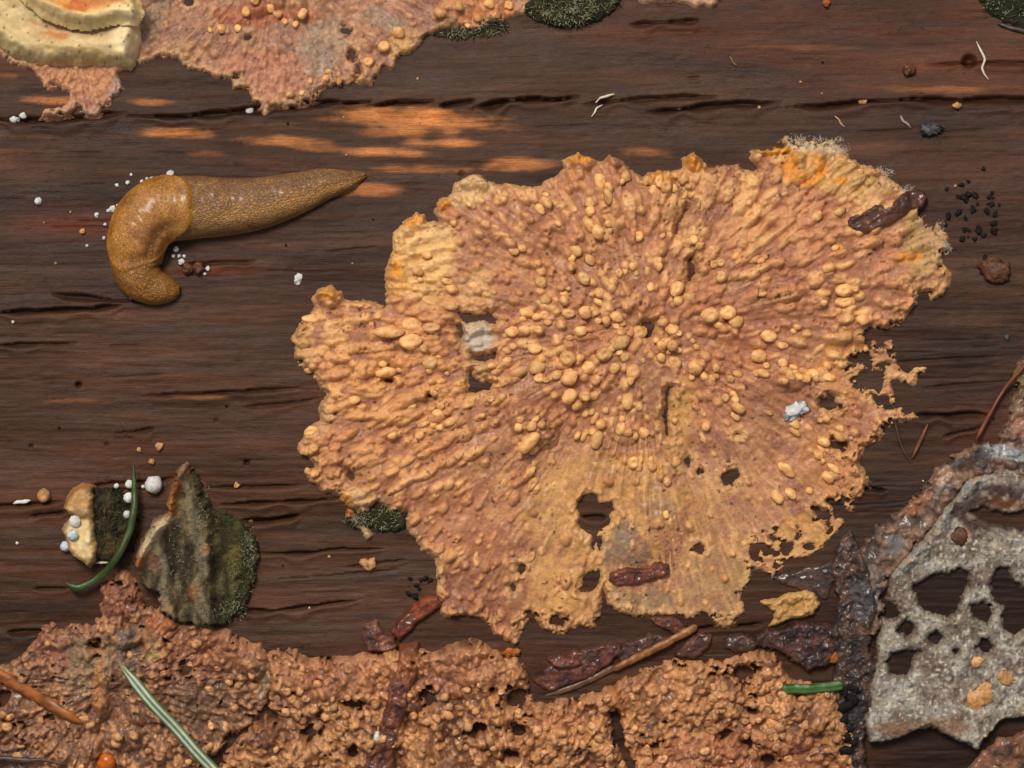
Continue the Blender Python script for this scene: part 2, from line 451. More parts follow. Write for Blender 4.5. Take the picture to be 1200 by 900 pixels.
    for a in [(500, 139, 130, 16, 1.0), (430, 130, 70, 10, 0.8), (470, 152, 70, 10, .6), (200, 157, 60, 7, 1.0), (335, 164, 60, 7, 0.95), (375, 172, 34, 6, .6),
              (455, 178, 52, 7, 0.75), (510, 167, 50, 7, 0.7), (610, 193, 48, 9, 0.8), (490, 197, 70, 7, 0.6), (420, 222, 60, 9, 0.55),
              (760, 178, 40, 7, 0.5), (240, 180, 26, 5, 0.35), (60, 118, 46, 5, 0.6), (180, 120, 28, 4, 0.6), (8, 89, 18, 4, .6),
              (1100, 105, 70, 5, 0.35), (940, 55, 70, 4, 0.3), (80, 470, 50, 3, .25), (240, 465, 40, 3, .4), (820, 200, 40, 6, .4),
              (1090, 318, 34, 5, .35)]:
        tanreg(*a)
    # little black flecks in the wood itself
    fl = sstep(0.62, 0.85, vn(U / 3.2, V / 2.6, 90)) * sstep(0.1, 0.5, vn(U / 70, V / 30, 91))
    paint(fl * 0.6, S(26, 20, 18))
    paint(dark * 0.35, S(40, 28, 22))
    reg(1120, 720, 120, 120, S(44, 30, 26), 2.0, .2); reg(1120, 900, 100, 50, S(48, 32, 25), 1.6, .2)
    tone = 1 + .42 * fbm(U / 130, V / 34, 98, 4) + .22 * fbm(U / 34, Vw / 10, 99, 3)
    C *= (np.clip(tone, .45, 1.6)[..., None] * np.array([0.80, 0.65, 0.53])).astype(np.float32)
    return H, C

def build_log():
    sp = 1.6
    dU = np.arange(-70, 1270.1, sp); dV = np.arange(-70, 970.1, sp)
    def ext(a, end, first):
        out = []; x = a; st = first
        sgn = 1 if end > a else -1
        while (end - x) * sgn > st:
            x += sgn * st; out.append(x); st *= 1.22
        out.append(end)
        return np.array(out)
    U1 = np.concatenate([ext(dU[0], 600 - 14000, sp)[::-1], dU, ext(dU[-1], 600 + 16000, sp)])
    half = math.pi * RLOG / PXM
    # rows all the way round the log: theta = +pi .. -pi
    V1 = np.concatenate([ext(dV[0], 450 - half * 0.985, sp)[::-1], dV, ext(dV[-1], 450 + half * 0.985, sp)])
    H, C = wood_fields(U1, V1)
    U, V = np.meshgrid(U1, V1)
    P = pos(U, V, H).reshape(-1, 3)
    ny, nx = U.shape
    idx = np.arange(ny * nx).reshape(ny, nx)
    q = np.stack([idx[1:, :-1], idx[1:, 1:], idx[:-1, 1:], idx[:-1, :-1]], -1).reshape(-1, 4)
    seam = np.stack([idx[0, :-1], idx[0, 1:], idx[-1, 1:], idx[-1, :-1]], -1).reshape(-1, 4)
    F = np.concatenate([q, seam])
    Cc = C.reshape(-1, 3)
    me = mesh_from('log', P, F, Cc)
    o = add('log', me, M['wood'])
    tag(o, 'dark wet rotten log with long grain and cracks under everything', None, None, 'structure')
    # end faces of the log as their own small mesh
    cv = []; cf = []
    for ci, col in enumerate((0, nx - 1)):
        b0 = len(cv)
        ring = P[idx[:, col]]
        cv.extend(ring.tolist()); cv.append([ring[0][0], 0, -RLOG])
        n = len(ring)
        for j in range(n):
            t = [b0 + j, b0 + (j + 1) % n, b0 + n]
            cf.append(t if col == 0 else t[::-1])
    mc = mesh_from('sawn_end', np.array(cv), np.array(cf), np.tile(S(120, 84, 54), (len(cv), 1)), smooth=False)
    add('sawn_end', mc, M['wood'], o)
    return U1, V1, H

LU, LV, LH = build_log()

# forest floor the log lies on
gx = np.concatenate([-np.geomspace(60, 0.4, 45), np.linspace(-0.35, 0.35, 8), np.geomspace(0.4, 60, 45)])
GX, GY = np.meshgrid(gx, gx)
GZ = -2 * RLOG + 0.02 + 0.02 * fbm(GX * 2, GY * 2, 95, 3) + 0.3 * fbm(GX / 12, GY / 12, 97, 3) * np.clip((np.hypot(GX, GY) - 3) / 10, 0, 1)
gi = np.arange(GX.size).reshape(GX.shape)
gq = np.stack([gi[:-1, :-1], gi[:-1, 1:], gi[1:, 1:], gi[1:, :-1]], -1).reshape(-1, 4)
ground = add('ground', mesh_from('ground', np.stack([GX, GY, GZ], -1).reshape(-1, 3), gq), M['soil'])
tag(ground, kind='structure')

# ------------------------------------------------------------------ height map of everything laid so far
TS = 1.5
TU1 = np.arange(-160, 1360.1, TS); TV1 = np.arange(-160, 1060.1, TS)
TU, TV = np.meshgrid(TU1, TV1)
def grid_sample(A, u0, v0, sp, u, v):
    fu = np.clip((np.asarray(u, float) - u0) / sp, 0, A.shape[1] - 1.001)
    fv = np.clip((np.asarray(v, float) - v0) / sp, 0, A.shape[0] - 1.001)
    i = fu.astype(int); j = fv.astype(int)
    a = fu - i; b = fv - j
    if A.ndim == 3: a = a[..., None]; b = b[..., None]
    return (A[j, i] * (1 - a) + A[j, i + 1] * a) * (1 - b) + (A[j + 1, i] * (1 - a) + A[j + 1, i + 1] * a) * b
_iu = np.clip(np.searchsorted(LU, TU1), 0, len(LU) - 1); _iv = np.clip(np.searchsorted(LV, TV1), 0, len(LV) - 1)
TOP = LH[np.ix_(_iv, _iu)].copy()
def top(u, v):
    return grid_sample(TOP, TU1[0], TV1[0], TS, u, v)

# ------------------------------------------------------------------ patches: sheets with a traced outline, thickness and relief
def poly_sdf(poly, U, V):
    P = np.array(poly, float); Q = np.roll(P, -1, 0)
    d2 = np.full(U.shape, 1e12); ins = np.zeros(U.shape, bool)
    for (ax, ay), (bx, by) in zip(P, Q):
        ex, ey = bx - ax, by - ay
        L = ex * ex + ey * ey
        if L < 1e-9: continue
        wx = U - ax; wy = V - ay
        t = np.clip((wx * ex + wy * ey) / L, 0, 1)
        d2 = np.minimum(d2, (wx - t * ex) ** 2 + (wy - t * ey) ** 2)
        c = (ay > V) != (by > V)
        if by != ay:
            ins ^= c & (U < (bx - ax) * (V - ay) / (by - ay) + ax)
    d = np.sqrt(d2)
    return np.where(ins, d, -d)

class Paint:
    def __init__(s, U, V, col):
        s.U, s.V = U, V
        s.C = np.empty(U.shape + (3,), np.float32); s.C[:] = col
    def mix(s, w, c):
        w = np.clip(w, 0, 1)[..., None]
        s.C = s.C * (1 - w) + np.asarray(c, np.float32) * w
    def blob(s, cu, cv, ru, rv, c, k=1.0, ang=0.0, ns=0.7, seed=120, fs=16.0):
        ca, sa = math.cos(math.radians(ang)), math.sin(math.radians(ang))
        x = (s.U - cu) * ca + (s.V - cv) * sa; y = -(s.U - cu) * sa + (s.V - cv) * ca
        e = 1 - ((x / ru) ** 2 + (y / rv) ** 2) + ns * fbm(s.U / fs, s.V / fs, seed, 3)
        s.mix(sstep(-0.15, 0.6, e) * k, c)

def stamp(A, u0, v0, sp, cu, cv, r, el, ang, h, Bm=None, power=0.5):
    R = r * max(el, 1) + 1
    i0 = max(0, int((cu - R - u0) / sp)); i1 = min(A.shape[1], int((cu + R - u0) / sp) + 2)
    j0 = max(0, int((cv - R - v0) / sp)); j1 = min(A.shape[0], int((cv + R - v0) / sp) + 2)
    if i1 <= i0 or j1 <= j0: return
    x = u0 + np.arange(i0, i1) * sp - cu; y = (v0 + np.arange(j0, j1) * sp - cv)[:, None]
    ca, sa = math.cos(ang), math.sin(ang)
    a = (x * ca + y * sa) / (r * el); b = (-x * sa + y * ca) / r
    q = np.clip(1 - a * a - b * b, 0, 1) ** power
    A[j0:j1, i0:i1] = np.maximum(A[j0:j1, i0:i1], h * q)
    if Bm is not None:
        Bm[j0:j1, i0:i1] = np.maximum(Bm[j0:j1, i0:i1], q)

def organic(poly, seed):
    r = np.random.default_rng(seed); out = []
    n = len(poly)
    for i in range(n):
        a, b = np.array(poly[i], float), np.array(poly[(i + 1) % n], float)
        out.append(tuple(a))
        L = np.hypot(*(b - a))
        if L > 45:
            m = int(L / 26); nx, ny = -(b - a)[1] / L, (b - a)[0] / L
            for k in range(1, m):
                q = a + (b - a) * k / m
                if -8 < q[0] < 1208 and -8 < q[1] < 908: j = 0
                else: j = r.normal(0, 13)
                out.append((q[0] + nx * j, q[1] + ny * j))
    return out

def patch(name, poly, sp, fn, mat, parent=None, holes=(), warp=(3.0, 9.0), margin=3.0, seed=200, raise_top=True, rag=None):
    poly = organic(poly, seed)
    P = np.array(poly, float)
    u0, v0 = P.min(0) - margin - warp[0] - 2; u1, v1 = P.max(0) + margin + warp[0] + 2
    U1 = np.arange(u0, u1 + sp, sp); V1 = np.arange(v0, v1 + sp, sp)
    U, V = np.meshgrid(U1, V1)
    cs = 1.5
    cu = np.arange(u0 - 14, u1 + 16, cs); cv = np.arange(v0 - 14, v1 + 16, cs)
    CU, CV = np.meshgrid(cu, cv)
    D = poly_sdf(poly, CU, CV)
    for h in holes:
        D = np.minimum(D, -poly_sdf(h, CU, CV))
    a, s = warp
    Uw = U + a * fbm(U / s, V / s, seed, 4, 0.65) + 1.1 * a * fbm(U / (s * 3.2), V / (s * 3.2), seed + 9, 2); Vw = V + a * fbm(U / s, V / s, seed + 5, 4, 0.65) + 1.1 * a * fbm(U / (s * 3.2), V / (s * 3.2), seed + 12, 2)
    sd = grid_sample(D, cu[0], cv[0], cs, Uw, Vw)
    if rag is not None: sd = sd - rag(U, V, sd)
    H, C = fn(U, V, sd, (U1[0], V1[0], sp))
    keep = np.maximum(np.maximum(sd[:-1, :-1], sd[1:, :-1]), np.maximum(sd[:-1, 1:], sd[1:, 1:])) > -margin
    idx = np.arange(U.size).reshape(U.shape)
    q = np.stack([idx[1:, :-1], idx[1:, 1:], idx[:-1, 1:], idx[:-1, :-1]], -1)[keep]
    used = np.zeros(U.size, bool); used[q.ravel()] = True
    re = np.cumsum(used) - 1
    X = pos(U, V, H).reshape(-1, 3)[used]
    me = mesh_from(name, X, re[q], C.reshape(-1, 3)[used])
    o = add(name, me, mat, parent)
    if raise_top:
        sel = (TU >= U1[0]) & (TU <= U1[-1]) & (TV >= V1[0]) & (TV <= V1[-1])
        js, is_ = np.where(sel)
        if len(js):
            j0, j1, i0, i1 = js.min(), js.max() + 1, is_.min(), is_.max() + 1
            hh = grid_sample(H, U1[0], V1[0], sp, TU[j0:j1, i0:i1], TV[j0:j1, i0:i1])
            ss = grid_sample(sd, U1[0], V1[0], sp, TU[j0:j1, i0:i1], TV[j0:j1, i0:i1])
            TOP[j0:j1, i0:i1] = np.where(ss > 0.5, np.maximum(TOP[j0:j1, i0:i1], hh), TOP[j0:j1, i0:i1])
    return o

def roll(sd, w):
    """rounded edge profile: 0 at the outline, 1 from w px inwards, negative outside"""
    t = np.clip(sd / w, 0, 1)
    return np.where(sd >= 0, np.sqrt(np.clip(1 - (1 - t) ** 2, 0, 1)), sd / w * 1.2)

# ------------------------------------------------------------------ lumps (nodules, grains, balls)
def ico(sub):
    import bmesh
    bm = bmesh.new(); bmesh.ops.create_icosphere(bm, subdivisions=sub, radius=1.0)
    v = np.array([x.co[:] for x in bm.verts]); f = np.array([[y.index for y in x.verts] for x in bm.faces])
    bm.free(); return v, f
_iv3, _if3 = ico(3); _iv2, _if2 = ico(2)
def lump_mesh(name, seed, amp, freq, flat=1.0, hi=False, pit=False):
    v, f = (_iv3, _if3) if hi else (_iv2, _if2)
    n = 1 + amp * (fbm(v[:, 0] * freq + 9.1 * seed, v[:, 1] * freq + v[:, 2] * freq * 1.7, 300 + seed % 17, 3))
    w = v * n[:, None]
    if pit:
        r2 = w[:, 0] ** 2 + w[:, 1] ** 2
        w[:, 2] -= np.where(w[:, 2] > 0, 0.55 * np.exp(-r2 / 0.12), 0)
    w[:, 2] *= flat
    return mesh_from(name, w, f)
LUMP = [lump_mesh('nodule', i, 0.48, 1.3, 0.82) for i in range(9)] + [lump_mesh('nodule', 20 + i, 0.22, 1.3, 0.9, True, True) for i in range(3)]
GRAIN = [lump_mesh('grain', 40 + i, 0.75, 1.9, 0.75, True) for i in range(8)]
BALL = [lump_mesh('ball', 90 + i, 0.25, 1.6, 0.95, True) for i in range(4)]
FLAKE = [lump_mesh('flake', 60 + i, 1.0, 2.2, 0.32, True) for i in range(6)]
CHIP = [lump_mesh('chip', 70 + i, 1.1, 2.4, 0.5) for i in range(6)]

def lump(name, meshes, mat, u, v, r, parent=None, el=1.0, ang=None, sink=0.35, h=None, tall=1.0, k=None):
    me = meshes[random.randrange(len(meshes)) if k is None else k]
    o = bpy.data.objects.new(name, me); COL.objects.link(o)
    if len(me.materials) == 0: me.materials.append(mat)
    if me.materials[0] != mat:
        o.material_slots[0].link = 'OBJECT'; o.material_slots[0].material = mat
    hh = float(top(u, v)) if h is None else h
    p = pt(u, v, hh + r * tall * (1 - sink) * 0.8)
    nrm = normal_at(v)
    rot = nrm.to_track_quat('Z', 'Y').to_matrix().to_4x4()
    a = random.uniform(0, 6.283) if ang is None else -ang
    s = r * PXM
    Mx = Matrix.Translation(p) @ rot @ Matrix.Rotation(a, 4, 'Z') @ Matrix.Diagonal((s * el, s, s * tall, 1))
    if parent is not None:
        o.parent = parent
        Mx = Matrix.Translation(-Vector(parent.location)) @ Mx
    o.matrix_local = Mx
    return o

# ------------------------------------------------------------------ the big radiating crust fungus
BIG = [(337,397),(350,380),(358,368),(370,360),(369,347),(373,337),(387,335),(398,343),(402,352),(417,352),(440,355),(455,360),(452,350),
 (453,337),(453,310),(458,293),(460,277),(472,260),(487,247),(497,250),(500,260),(512,257),(508,243),(520,230),(532,225),(532,213),(550,203),
 (563,205),(570,213),(593,218),(617,218),(630,218),(650,207),(660,200),(657,188),(677,178),(693,185),(707,190),(717,182),(730,190),(749,204),
 (757,207),(762,200),(787,202),(799,198),(800,188),(813,182),(828,192),(832,205),(845,196),(862,192),(870,200),(885,200),(885,192),(876,183),
 (881,172),(900,172),(913,174),(917,160),(927,162),(942,164),(961,166),(980,165),(991,173),(995,184),(1014,194),(1032,200),(1040,211),
 (1055,221),(1066,226),(1078,240),(1085,256),(1092,270),(1100,258),(1106,268),(1113,290),(1104,297),(1104,313),(1119,321),(1112,338),(1106,351),(1093,353),(1085,342),
 (1074,345),(1078,360),(1066,376),(1063,383),(1040,387),(1021,387),(1017,391),(1029,406),(1042,400),(1061,408),(1050,414),(1050,426),(1059,433),
 (1066,439),(1073,428),(1088,431),(1089,436),(1078,440),(1072,452),(1059,448),(1044,447),(1047,463),(1054,475),(1073,487),(1076,495),(1059,497),
 (1046,496),(1042,507),(1027,513),(1015,521),(1009,540),(1020,558),(1018,580),(1004,588),(1002,600),(991,592),(972,589),(992,610),(983,624),
 (961,643),(947,654),(928,654),(917,668),(906,677),(895,665),(881,661),(881,676),(870,694),(870,718),(848,734),(837,723),(807,723),(782,720),
 (752,720),(712,716),(709,687),(705,712),(704,723),(697,738),(682,734),(671,738),(653,742),(634,734),(623,716),(612,731),(605,756),(594,753),
 (579,742),(572,727),(543,723),(521,723),(513,705),(513,683),(510,654),(495,646),(488,632),(477,621),(473,606),(480,600),(458,602),(444,591),
 (425,604),(403,591),(400,580),(381,578),(363,566),(356,555),(367,544),(352,529),(363,500),(378,496),(374,478),(381,463),(367,437),(357,433),(343,427)]
def ell(cu, cv, a, b, ang=0, n=12):
    ca, sa = math.cos(math.radians(ang)), math.sin(math.radians(ang))
    return [(cu + a * math.cos(t) * ca - b * math.sin(t) * sa, cv + a * math.cos(t) * sa + b * math.sin(t) * ca) for t in np.linspace(0, 6.2832, n, False)]
BIG_HOLES = [[(540,366),(552,371),(562,369),(572,362),(580,368),(584,379),(573,375),(562,377),(552,379),(542,380)], [(535,383),(541,381),(546,390),(541,398)], [(550,412),(560,418),(572,417),(583,411),(581,421),(566,425),(552,422)],
 [(548,434),(555,446),(570,449),(579,450),(574,460),(546,460)],
 [(677,592),(682,583),(692,579),(700,582),(702,590),(716,588),(720,600),(712,606),(714,616),(702,626),(700,640),(696,644),(694,628),(680,620),(676,612),(679,604)],
 [(680,676),(690,668),(703,668),(702,684),(694,697),(680,694)],
 [(960,470),(966,472),(970,466),(979,468),(978,478),(968,481),(960,479)],
 ell(982, 524, 6, 4, 30), [(846,560),(853,552),(864,551),(867,562),(862,569),(850,570)],
 ell(886, 645, 6, 10, 10), ell(922, 642, 7, 8), ell(934, 630, 4, 4), ell(905, 628, 3, 3), ell(963, 603, 9, 4, 20), ell(950, 640, 4, 4),
 [(1004,444),(1012,436),(1034,438),(1036,452),(1030,462),(1010,456)], [(1020,466),(1040,464),(1044,476),(1030,478)],
 [(805,240),(809,241),(800,262),(794,277),(791,276),(797,258)], [(808,302),(812,300),(815,322),(807,328)],
 [(785,452),(788,452),(784,486),(785,518),(780,510),(780,480)], ell(757, 384, 9, 8), ell(809, 541, 2.6, 8, 8), ell(823, 553, 3, 3),
 ell(1003, 424, 11, 4, 15), ell(1034, 430, 8, 3, -10), ell(818, 640, 7, 5), ell(505, 466, 3.5, 4), ell(456, 446, 6, 2.2), ell(410, 558, 6, 4, 20),
 ell(705, 635, 3, 8), ell(612, 666, 4, 7), ell(600, 692, 3, 6), ell(652, 724, 3, 5), ell(868, 505, 3, 2), ell(770, 668, 4, 3)]
CX, CY = 752.0, 388.0
BIG_BUMPS = []
def big_fn(U, V, sd, g):
    r2 = np.random.default_rng(11)
    du, dv = U - CX, V - CY
    rad = np.hypot(du, dv) + 1e-6; ang = np.arctan2(dv, du)
    base = wood_low(U, V)
    # regions
    def R(cu, cv, ru, rv): return np.exp(-(((U - cu) / ru) ** 2 + ((V - cv) / rv) ** 2))
    low = np.clip(R(720, 640, 190, 95) + R(850, 690, 90, 70) + .8 * R(740, 570, 130, 60), 0, 1)
    left = np.clip(R(450, 450, 130, 120), 0, 1)
    ur = np.clip(R(950, 290, 140, 110) + .8 * R(760, 230, 160, 50), 0, 1)
    mid = np.clip(R(720, 390, 150, 90), 0, 1)
    th = 9 + 6 * left + 7 * ur + 4 * mid - 4.0 * low + 5.5 * fbm(U / 38, V / 38, 210, 4, 0.55) + 6 * fbm(U / 85, V / 85, 209, 2)
    thin = np.clip(R(840, 690, 60, 45) + R(1085, 275, 25, 40) + R(1000, 190, 45, 18) + R(925, 640, 60, 30) + R(1030, 450, 45, 50), 0, 1)
    th = np.maximum(th * (1 - 0.62 * thin), 2.2)
    rw = 7 + 9 * sstep(-.1, .4, fbm(U / 34, V / 34, 216, 2))
    H = base - 0.5 + np.minimum(th, 4 + .55 * np.clip(sd, 0, 60)) * np.where(sd > 0, roll(sd, rw), roll(sd, 6))
    H += 3.2 * np.exp(-((sd - 7) / 5) ** 2) * (1 - low) * (1 - thin) * (0.6 + 0.8 * fbm(U / 22, V / 22, 215, 2))
    # radial folds and striae
    fold = fbm(ang * 9, rad / 160 + 3, 220, 3)
    stri = fbm(ang * 34 + 0.6 * fbm(U / 30, V / 30, 226, 2), rad / 60, 230, 3)
    inn = sstep(0, 10, sd)
    H += inn * (4.2 * fold * sstep(30, 140, rad) + 2.4 * stri * sstep(40, 160, rad) * (1 - .45 * low))
    # bumps stretched along the radii
    B = np.zeros_like(H); Bm = np.zeros_like(H)
    nrm = 0
    N = 7600
    cu = r2.uniform(335, 1120, N); cv = r2.uniform(160, 760, N)
    def P(cu_, cv_, c, d, a, b): return math.exp(-(((cu_ - c) / a) ** 2 + ((cv_ - d) / b) ** 2))
    for x, y in zip(cu, cv):
        pl = P(x, y, 450, 450, 130, 130); pu = P(x, y, 940, 290, 170, 120) + .9 * P(x, y, 740, 225, 190, 45)
        pm = P(x, y, 720, 390, 170, 90); pw = P(x, y, 720, 650, 200, 80); pb = P(x, y, 570, 680, 70, 70)
        pr = P(x, y, 905, 420, 70, 90)
        dens = 0.95 * pl + 0.62 * pu + 0.52 * pm + 0.10 + 0.3 * pb - 0.10 * pw - 0.3 * pr
        if r2.random() > dens * 0.62: continue
        a = math.atan2(y - CY, x - CX) + r2.normal(0, 0.16)
        r = r2.uniform(3.0, 6.0) * (1 + .15 * pl + .5 * min(pu, 1) * r2.random())
        el_ = 1 + abs(r2.normal(0, 1.1)) * (1.4 * pl + 0.9 * pu + .25)
        stamp(B, *g, x, y, r, min(el_, 4.5), a, r * r2.uniform(0.85, 1.5), Bm, 0.6)
    # beaded, frilly free edge
    for _ in range(420):   # small wrinkles everywhere
        x, y = r2.uniform(340, 1110), r2.uniform(170, 745)
        stamp(B, *g, x, y, r2.uniform(2.2, 3.6), r2.uniform(1, 3.5), math.atan2(y - CY, x - CX) + r2.normal(0, .3), r2.uniform(1.5, 3.2), Bm, .6)
    es = (sd > 0.5) & (sd < 9)
    js, is_ = np.where(es)
    pick = r2.choice(len(js), min(len(js), 1500), replace=False)
    Be = np.zeros_like(H); Bem = np.zeros_like(H)
    for k in pick:
        x, y = U[js[k], is_[k]], V[js[k], is_[k]]
        rr = r2.uniform(1.8, 4.2)
        stamp(Be, *g, x, y, rr, r2.uniform(1, 1.8), math.atan2(y - CY, x - CX), rr * r2.uniform(0.5, 1.1), Bem, 0.6)
    Be *= (1 - 0.6 * thin)
    wob = 1 + 0.3 * fbm(U / 5, V / 5, 240, 2)
    H = H + B * wob * sstep(1, 6, sd) + Be * sstep(-1, 2, sd) + 1.3 * fbm(U / 7, V / 7, 243, 3, 0.6) * inn
    lobe = R(492, 305, 42, 56); fr2 = np.clip(R(1000, 205, 60, 24) + R(1082, 285, 28, 42), 0, 1)
    H += inn * lobe * 2.6 * np.sin((V + .25 * (U - 490)) / 2.6 + 2.2 * fbm(U / 26, V / 12, 247, 3))
    H += inn * fr2 * 3.4 * stri
    # pleated rim: small scallops at the free edge
    ed = np.exp(-(sd / 9) ** 2)
    H += ed * 1.8 * vn(ang * 60, rad / 30, 246) * (sd > 0)
    # the curled lump low on the left of the centre
    for (x, y, r, e, a, h) in [(625, 497, 24, 1.5, 0.75, 15), (925, 446, 14, 1.6, -0.2, 8), (676, 468, 13, 1.3, 0, 8), (730, 505, 16, 1.3, .5, 8),
                               (386, 347, 14, 1.15, 0, 15), (905, 178, 6, 3.6, 0.0, 15), (813, 193, 9, 1.3, 1.57, 13), (680, 188, 13, 1.4, 0.3, 10),
                               (553, 213, 14, 1.5, .5, 6), (722, 190, 9, 1.0, 0, 10), (775, 209, 14, 1.5, 0, 7), (935, 190, 8, 1.6, 1.2, 10), (958, 193, 9, 1.5, 1.9, 9)]:
        T = np.zeros_like(H); stamp(T, *g, x, y, r, e, a, h, None, 0.6); H += T * (1 + .3 * fbm(U / 7, V / 7, 249, 2)) * sstep(-1, 4, sd)
    # dimples
    for _ in range(420):
        x, y = r2.uniform(345, 1100), r2.uniform(190, 730)
        T = np.zeros_like(H); 
        i = int((x - g[0]) / g[2]); j = int((y - g[1]) / g[2]); w = r2.uniform(1.0, 2.0); k = int(6 / g[2])
        sl = (slice(max(0, j - k), j + k), slice(max(0, i - k), i + k))
        H[sl] -= r2.uniform(3, 9) * np.exp(-((U[sl] - x) ** 2 + (V[sl] - y) ** 2) / (w * w))
    H = np.where(sd > 2, np.maximum(H, base + 3.4 + .8 * stri), H)
    # ---- pigment, with valley shade painted in
    p = Paint(U, V, S(186, 130, 98))
    n1 = fbm(U / 28, V / 28, 250, 4)
    n2 = fbm(U / 11, V / 11, 255, 3)
    p.mix(sstep(0.0, 0.5, n1) * 0.6, S(200, 148, 112))
    p.mix(sstep(0.0, 0.5, -n1) * 0.75, S(156, 104, 82))
    p.mix(mid * 0.6, S(160, 108, 84))
    p.mix(sstep(-0.1, 0.5, stri) * 0.35 * sstep(30, 120, rad), S(222, 170, 112))
    # fine radial fibres and small marbling in the flesh itself
    fib = fbm(ang * 90 + 1.2 * fbm(U / 20, V / 20, 266, 2), rad / 34, 268, 3, .6)
    p.mix(sstep(.1, .5, fib) * (.25 + .35 * low), S(232, 188, 122)); p.mix(sstep(.1, .5, -fib) * (.18 + .35 * low), S(150, 104, 78))
    mar = fbm(U / 6, V / 6, 270, 4, .65)
    p.mix(sstep(.1, .5, mar) * .4, S(240, 198, 146)); p.mix(sstep(.1, .5, -mar) * .25, S(150, 104, 86))
    p.blob(720, 600, 120, 70, S(214, 166, 94), 0.75, 0, 1.0)
    p.blob(650, 690, 90, 45, S(216, 166, 92), 0.7, 0, 1.0)
    p.blob(800, 490, 34, 46, S(216, 170, 98), 0.8, 0, 0.8)
    p.blob(820, 500, 18, 70, S(176, 116, 92), 0.6, 10)
    p.blob(570, 690, 62, 50, S(146, 90, 68), 0.85, 0, 1.0); p.blob(590, 640, 50, 30, S(170, 108, 78), .7, 0, 1.1)
    p.blob(545, 600, 60, 45, S(196, 134, 96), 0.6, 0, 1.0)
    p.blob(735, 640, 30, 40, S(128, 112, 98), 0.85, 0, 1.2)
    p.blob(745, 705, 45, 18, S(150, 132, 104), 0.85, 0, 1.2)
    p.blob(840, 690, 50, 45, S(172, 140, 96), 0.85, 0, 1.0)
    p.blob(800, 610, 70, 28, S(178, 126, 84), 0.7, 5, 0.9)
    p.blob(770, 585, 20, 30, S(160, 136, 108), 0.6, 0, 1.2)
    p.blob(935, 635, 60, 32, S(214, 164, 96), 0.85, -15, 1.0)
    p.blob(900, 480, 34, 36, S(170, 126, 94), 0.7, 0, 1.0)
    p.blob(920, 400, 12, 60, S(176, 132, 98), 0.6, 10, 1.0)
    p.blob(1000, 430, 50, 40, S(212, 154, 86), 0.7, 0, 1.0)
    p.blob(980, 540, 50, 50, S(206, 146, 92), 0.6, 0, 1.0)
    p.blob(880, 380, 60, 40, S(180, 120, 88), 0.6, 0, 1.0); p.blob(880, 440, 60, 60, S(176, 118, 86), .6, 0, 1.0)
    p.blob(808, 315, 10, 26, S(150, 130, 100), 0.5, 0, 1.2)
    # paler, more orange bump tops; contrast also paints shade between them
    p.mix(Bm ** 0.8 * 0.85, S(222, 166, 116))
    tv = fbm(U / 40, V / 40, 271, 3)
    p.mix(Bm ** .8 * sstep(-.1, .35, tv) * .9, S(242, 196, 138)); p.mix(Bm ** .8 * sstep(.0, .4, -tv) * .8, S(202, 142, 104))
    fw = sstep(-.3, .4, fbm(U / 26, V / 26, 273, 3))
    p.mix(sstep(.05, .45, fib) * low * fw * .6, S(232, 188, 122)); p.mix(sstep(.05, .45, -fib) * low * fw * .5, S(150, 108, 78))
    p.mix(sstep(.05, .45, fbm(U / 9, V / 9, 274, 4, .65)) * low * .4, S(224, 182, 120)); p.mix(sstep(.05, .45, -fbm(U / 9, V / 9, 274, 4, .65)) * low * .4, S(156, 120, 92))
    p.mix(sstep(.1, .5, fbm(U / 22, V / 22, 272, 4, .6)) * .45, S(164, 112, 84))
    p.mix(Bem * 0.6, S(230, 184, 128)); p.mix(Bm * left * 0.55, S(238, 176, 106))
    p.mix((1 - sstep(0, 0.3, Bm)) * np.clip(left + ur, 0, 1) * 0.5, S(160, 106, 82))  # flesh between bumps darkened, valley shade put into the colour
    p.blob(492, 305, 46, 58, S(242, 202, 136), 0.92, 0, 0.5)
    p.blob(466, 320, 14, 40, S(234, 172, 70), 0.5, 0, 1.3)
    p.blob(550, 225, 36, 20, S(232, 200, 150), 0.8, -15, 0.7)
    p.blob(555, 340, 26, 22, S(228, 190, 138), 0.7, 0, 1.0)
    p.blob(560, 400, 24, 40, S(214, 180, 140), 0.7, 0, 1.0)
    p.blob(560, 395, 19, 19, S(206, 200, 190), .9, 0, .9); p.blob(355, 410, 16, 40, S(214, 172, 118), 0.8, 0, .8); p.blob(378, 480, 12, 40, S(206, 168, 126), 0.7, 0, .8)
    p.blob(425, 585, 28, 14, S(226, 190, 140), 0.8, 10, .8)
    p.blob(975, 205, 62, 26, S(222, 176, 110), 0.8, 15, 0.8)
    p.blob(1005, 215, 36, 20, S(206, 166, 104), 0.8, 25, 0.8)
    p.blob(1080, 285, 26, 44, S(196, 162, 108), 0.85, 0, 0.7)
    p.blob(955, 170, 40, 11, S(226, 210, 180), 0.95, 5, 0.7)
    p.mix(fr2 * sstep(.0, .4, -fib) * .8, S(150, 112, 70)); p.mix(fr2 * sstep(.0, .4, fib) * .5, S(232, 202, 150))
    p.mix(lobe * sstep(.0, .5, -np.sin((V + .25 * (U - 490)) / 2.6 + 2.2 * fbm(U / 26, V / 12, 247, 3))) * .4, S(204, 146, 92))
    p.blob(1062, 226, 12, 6, S(238, 220, 180), 0.9, 0, 0.5)
    p.blob(905, 178, 24, 8, S(236, 172, 60), 0.9, 0, 0.4)
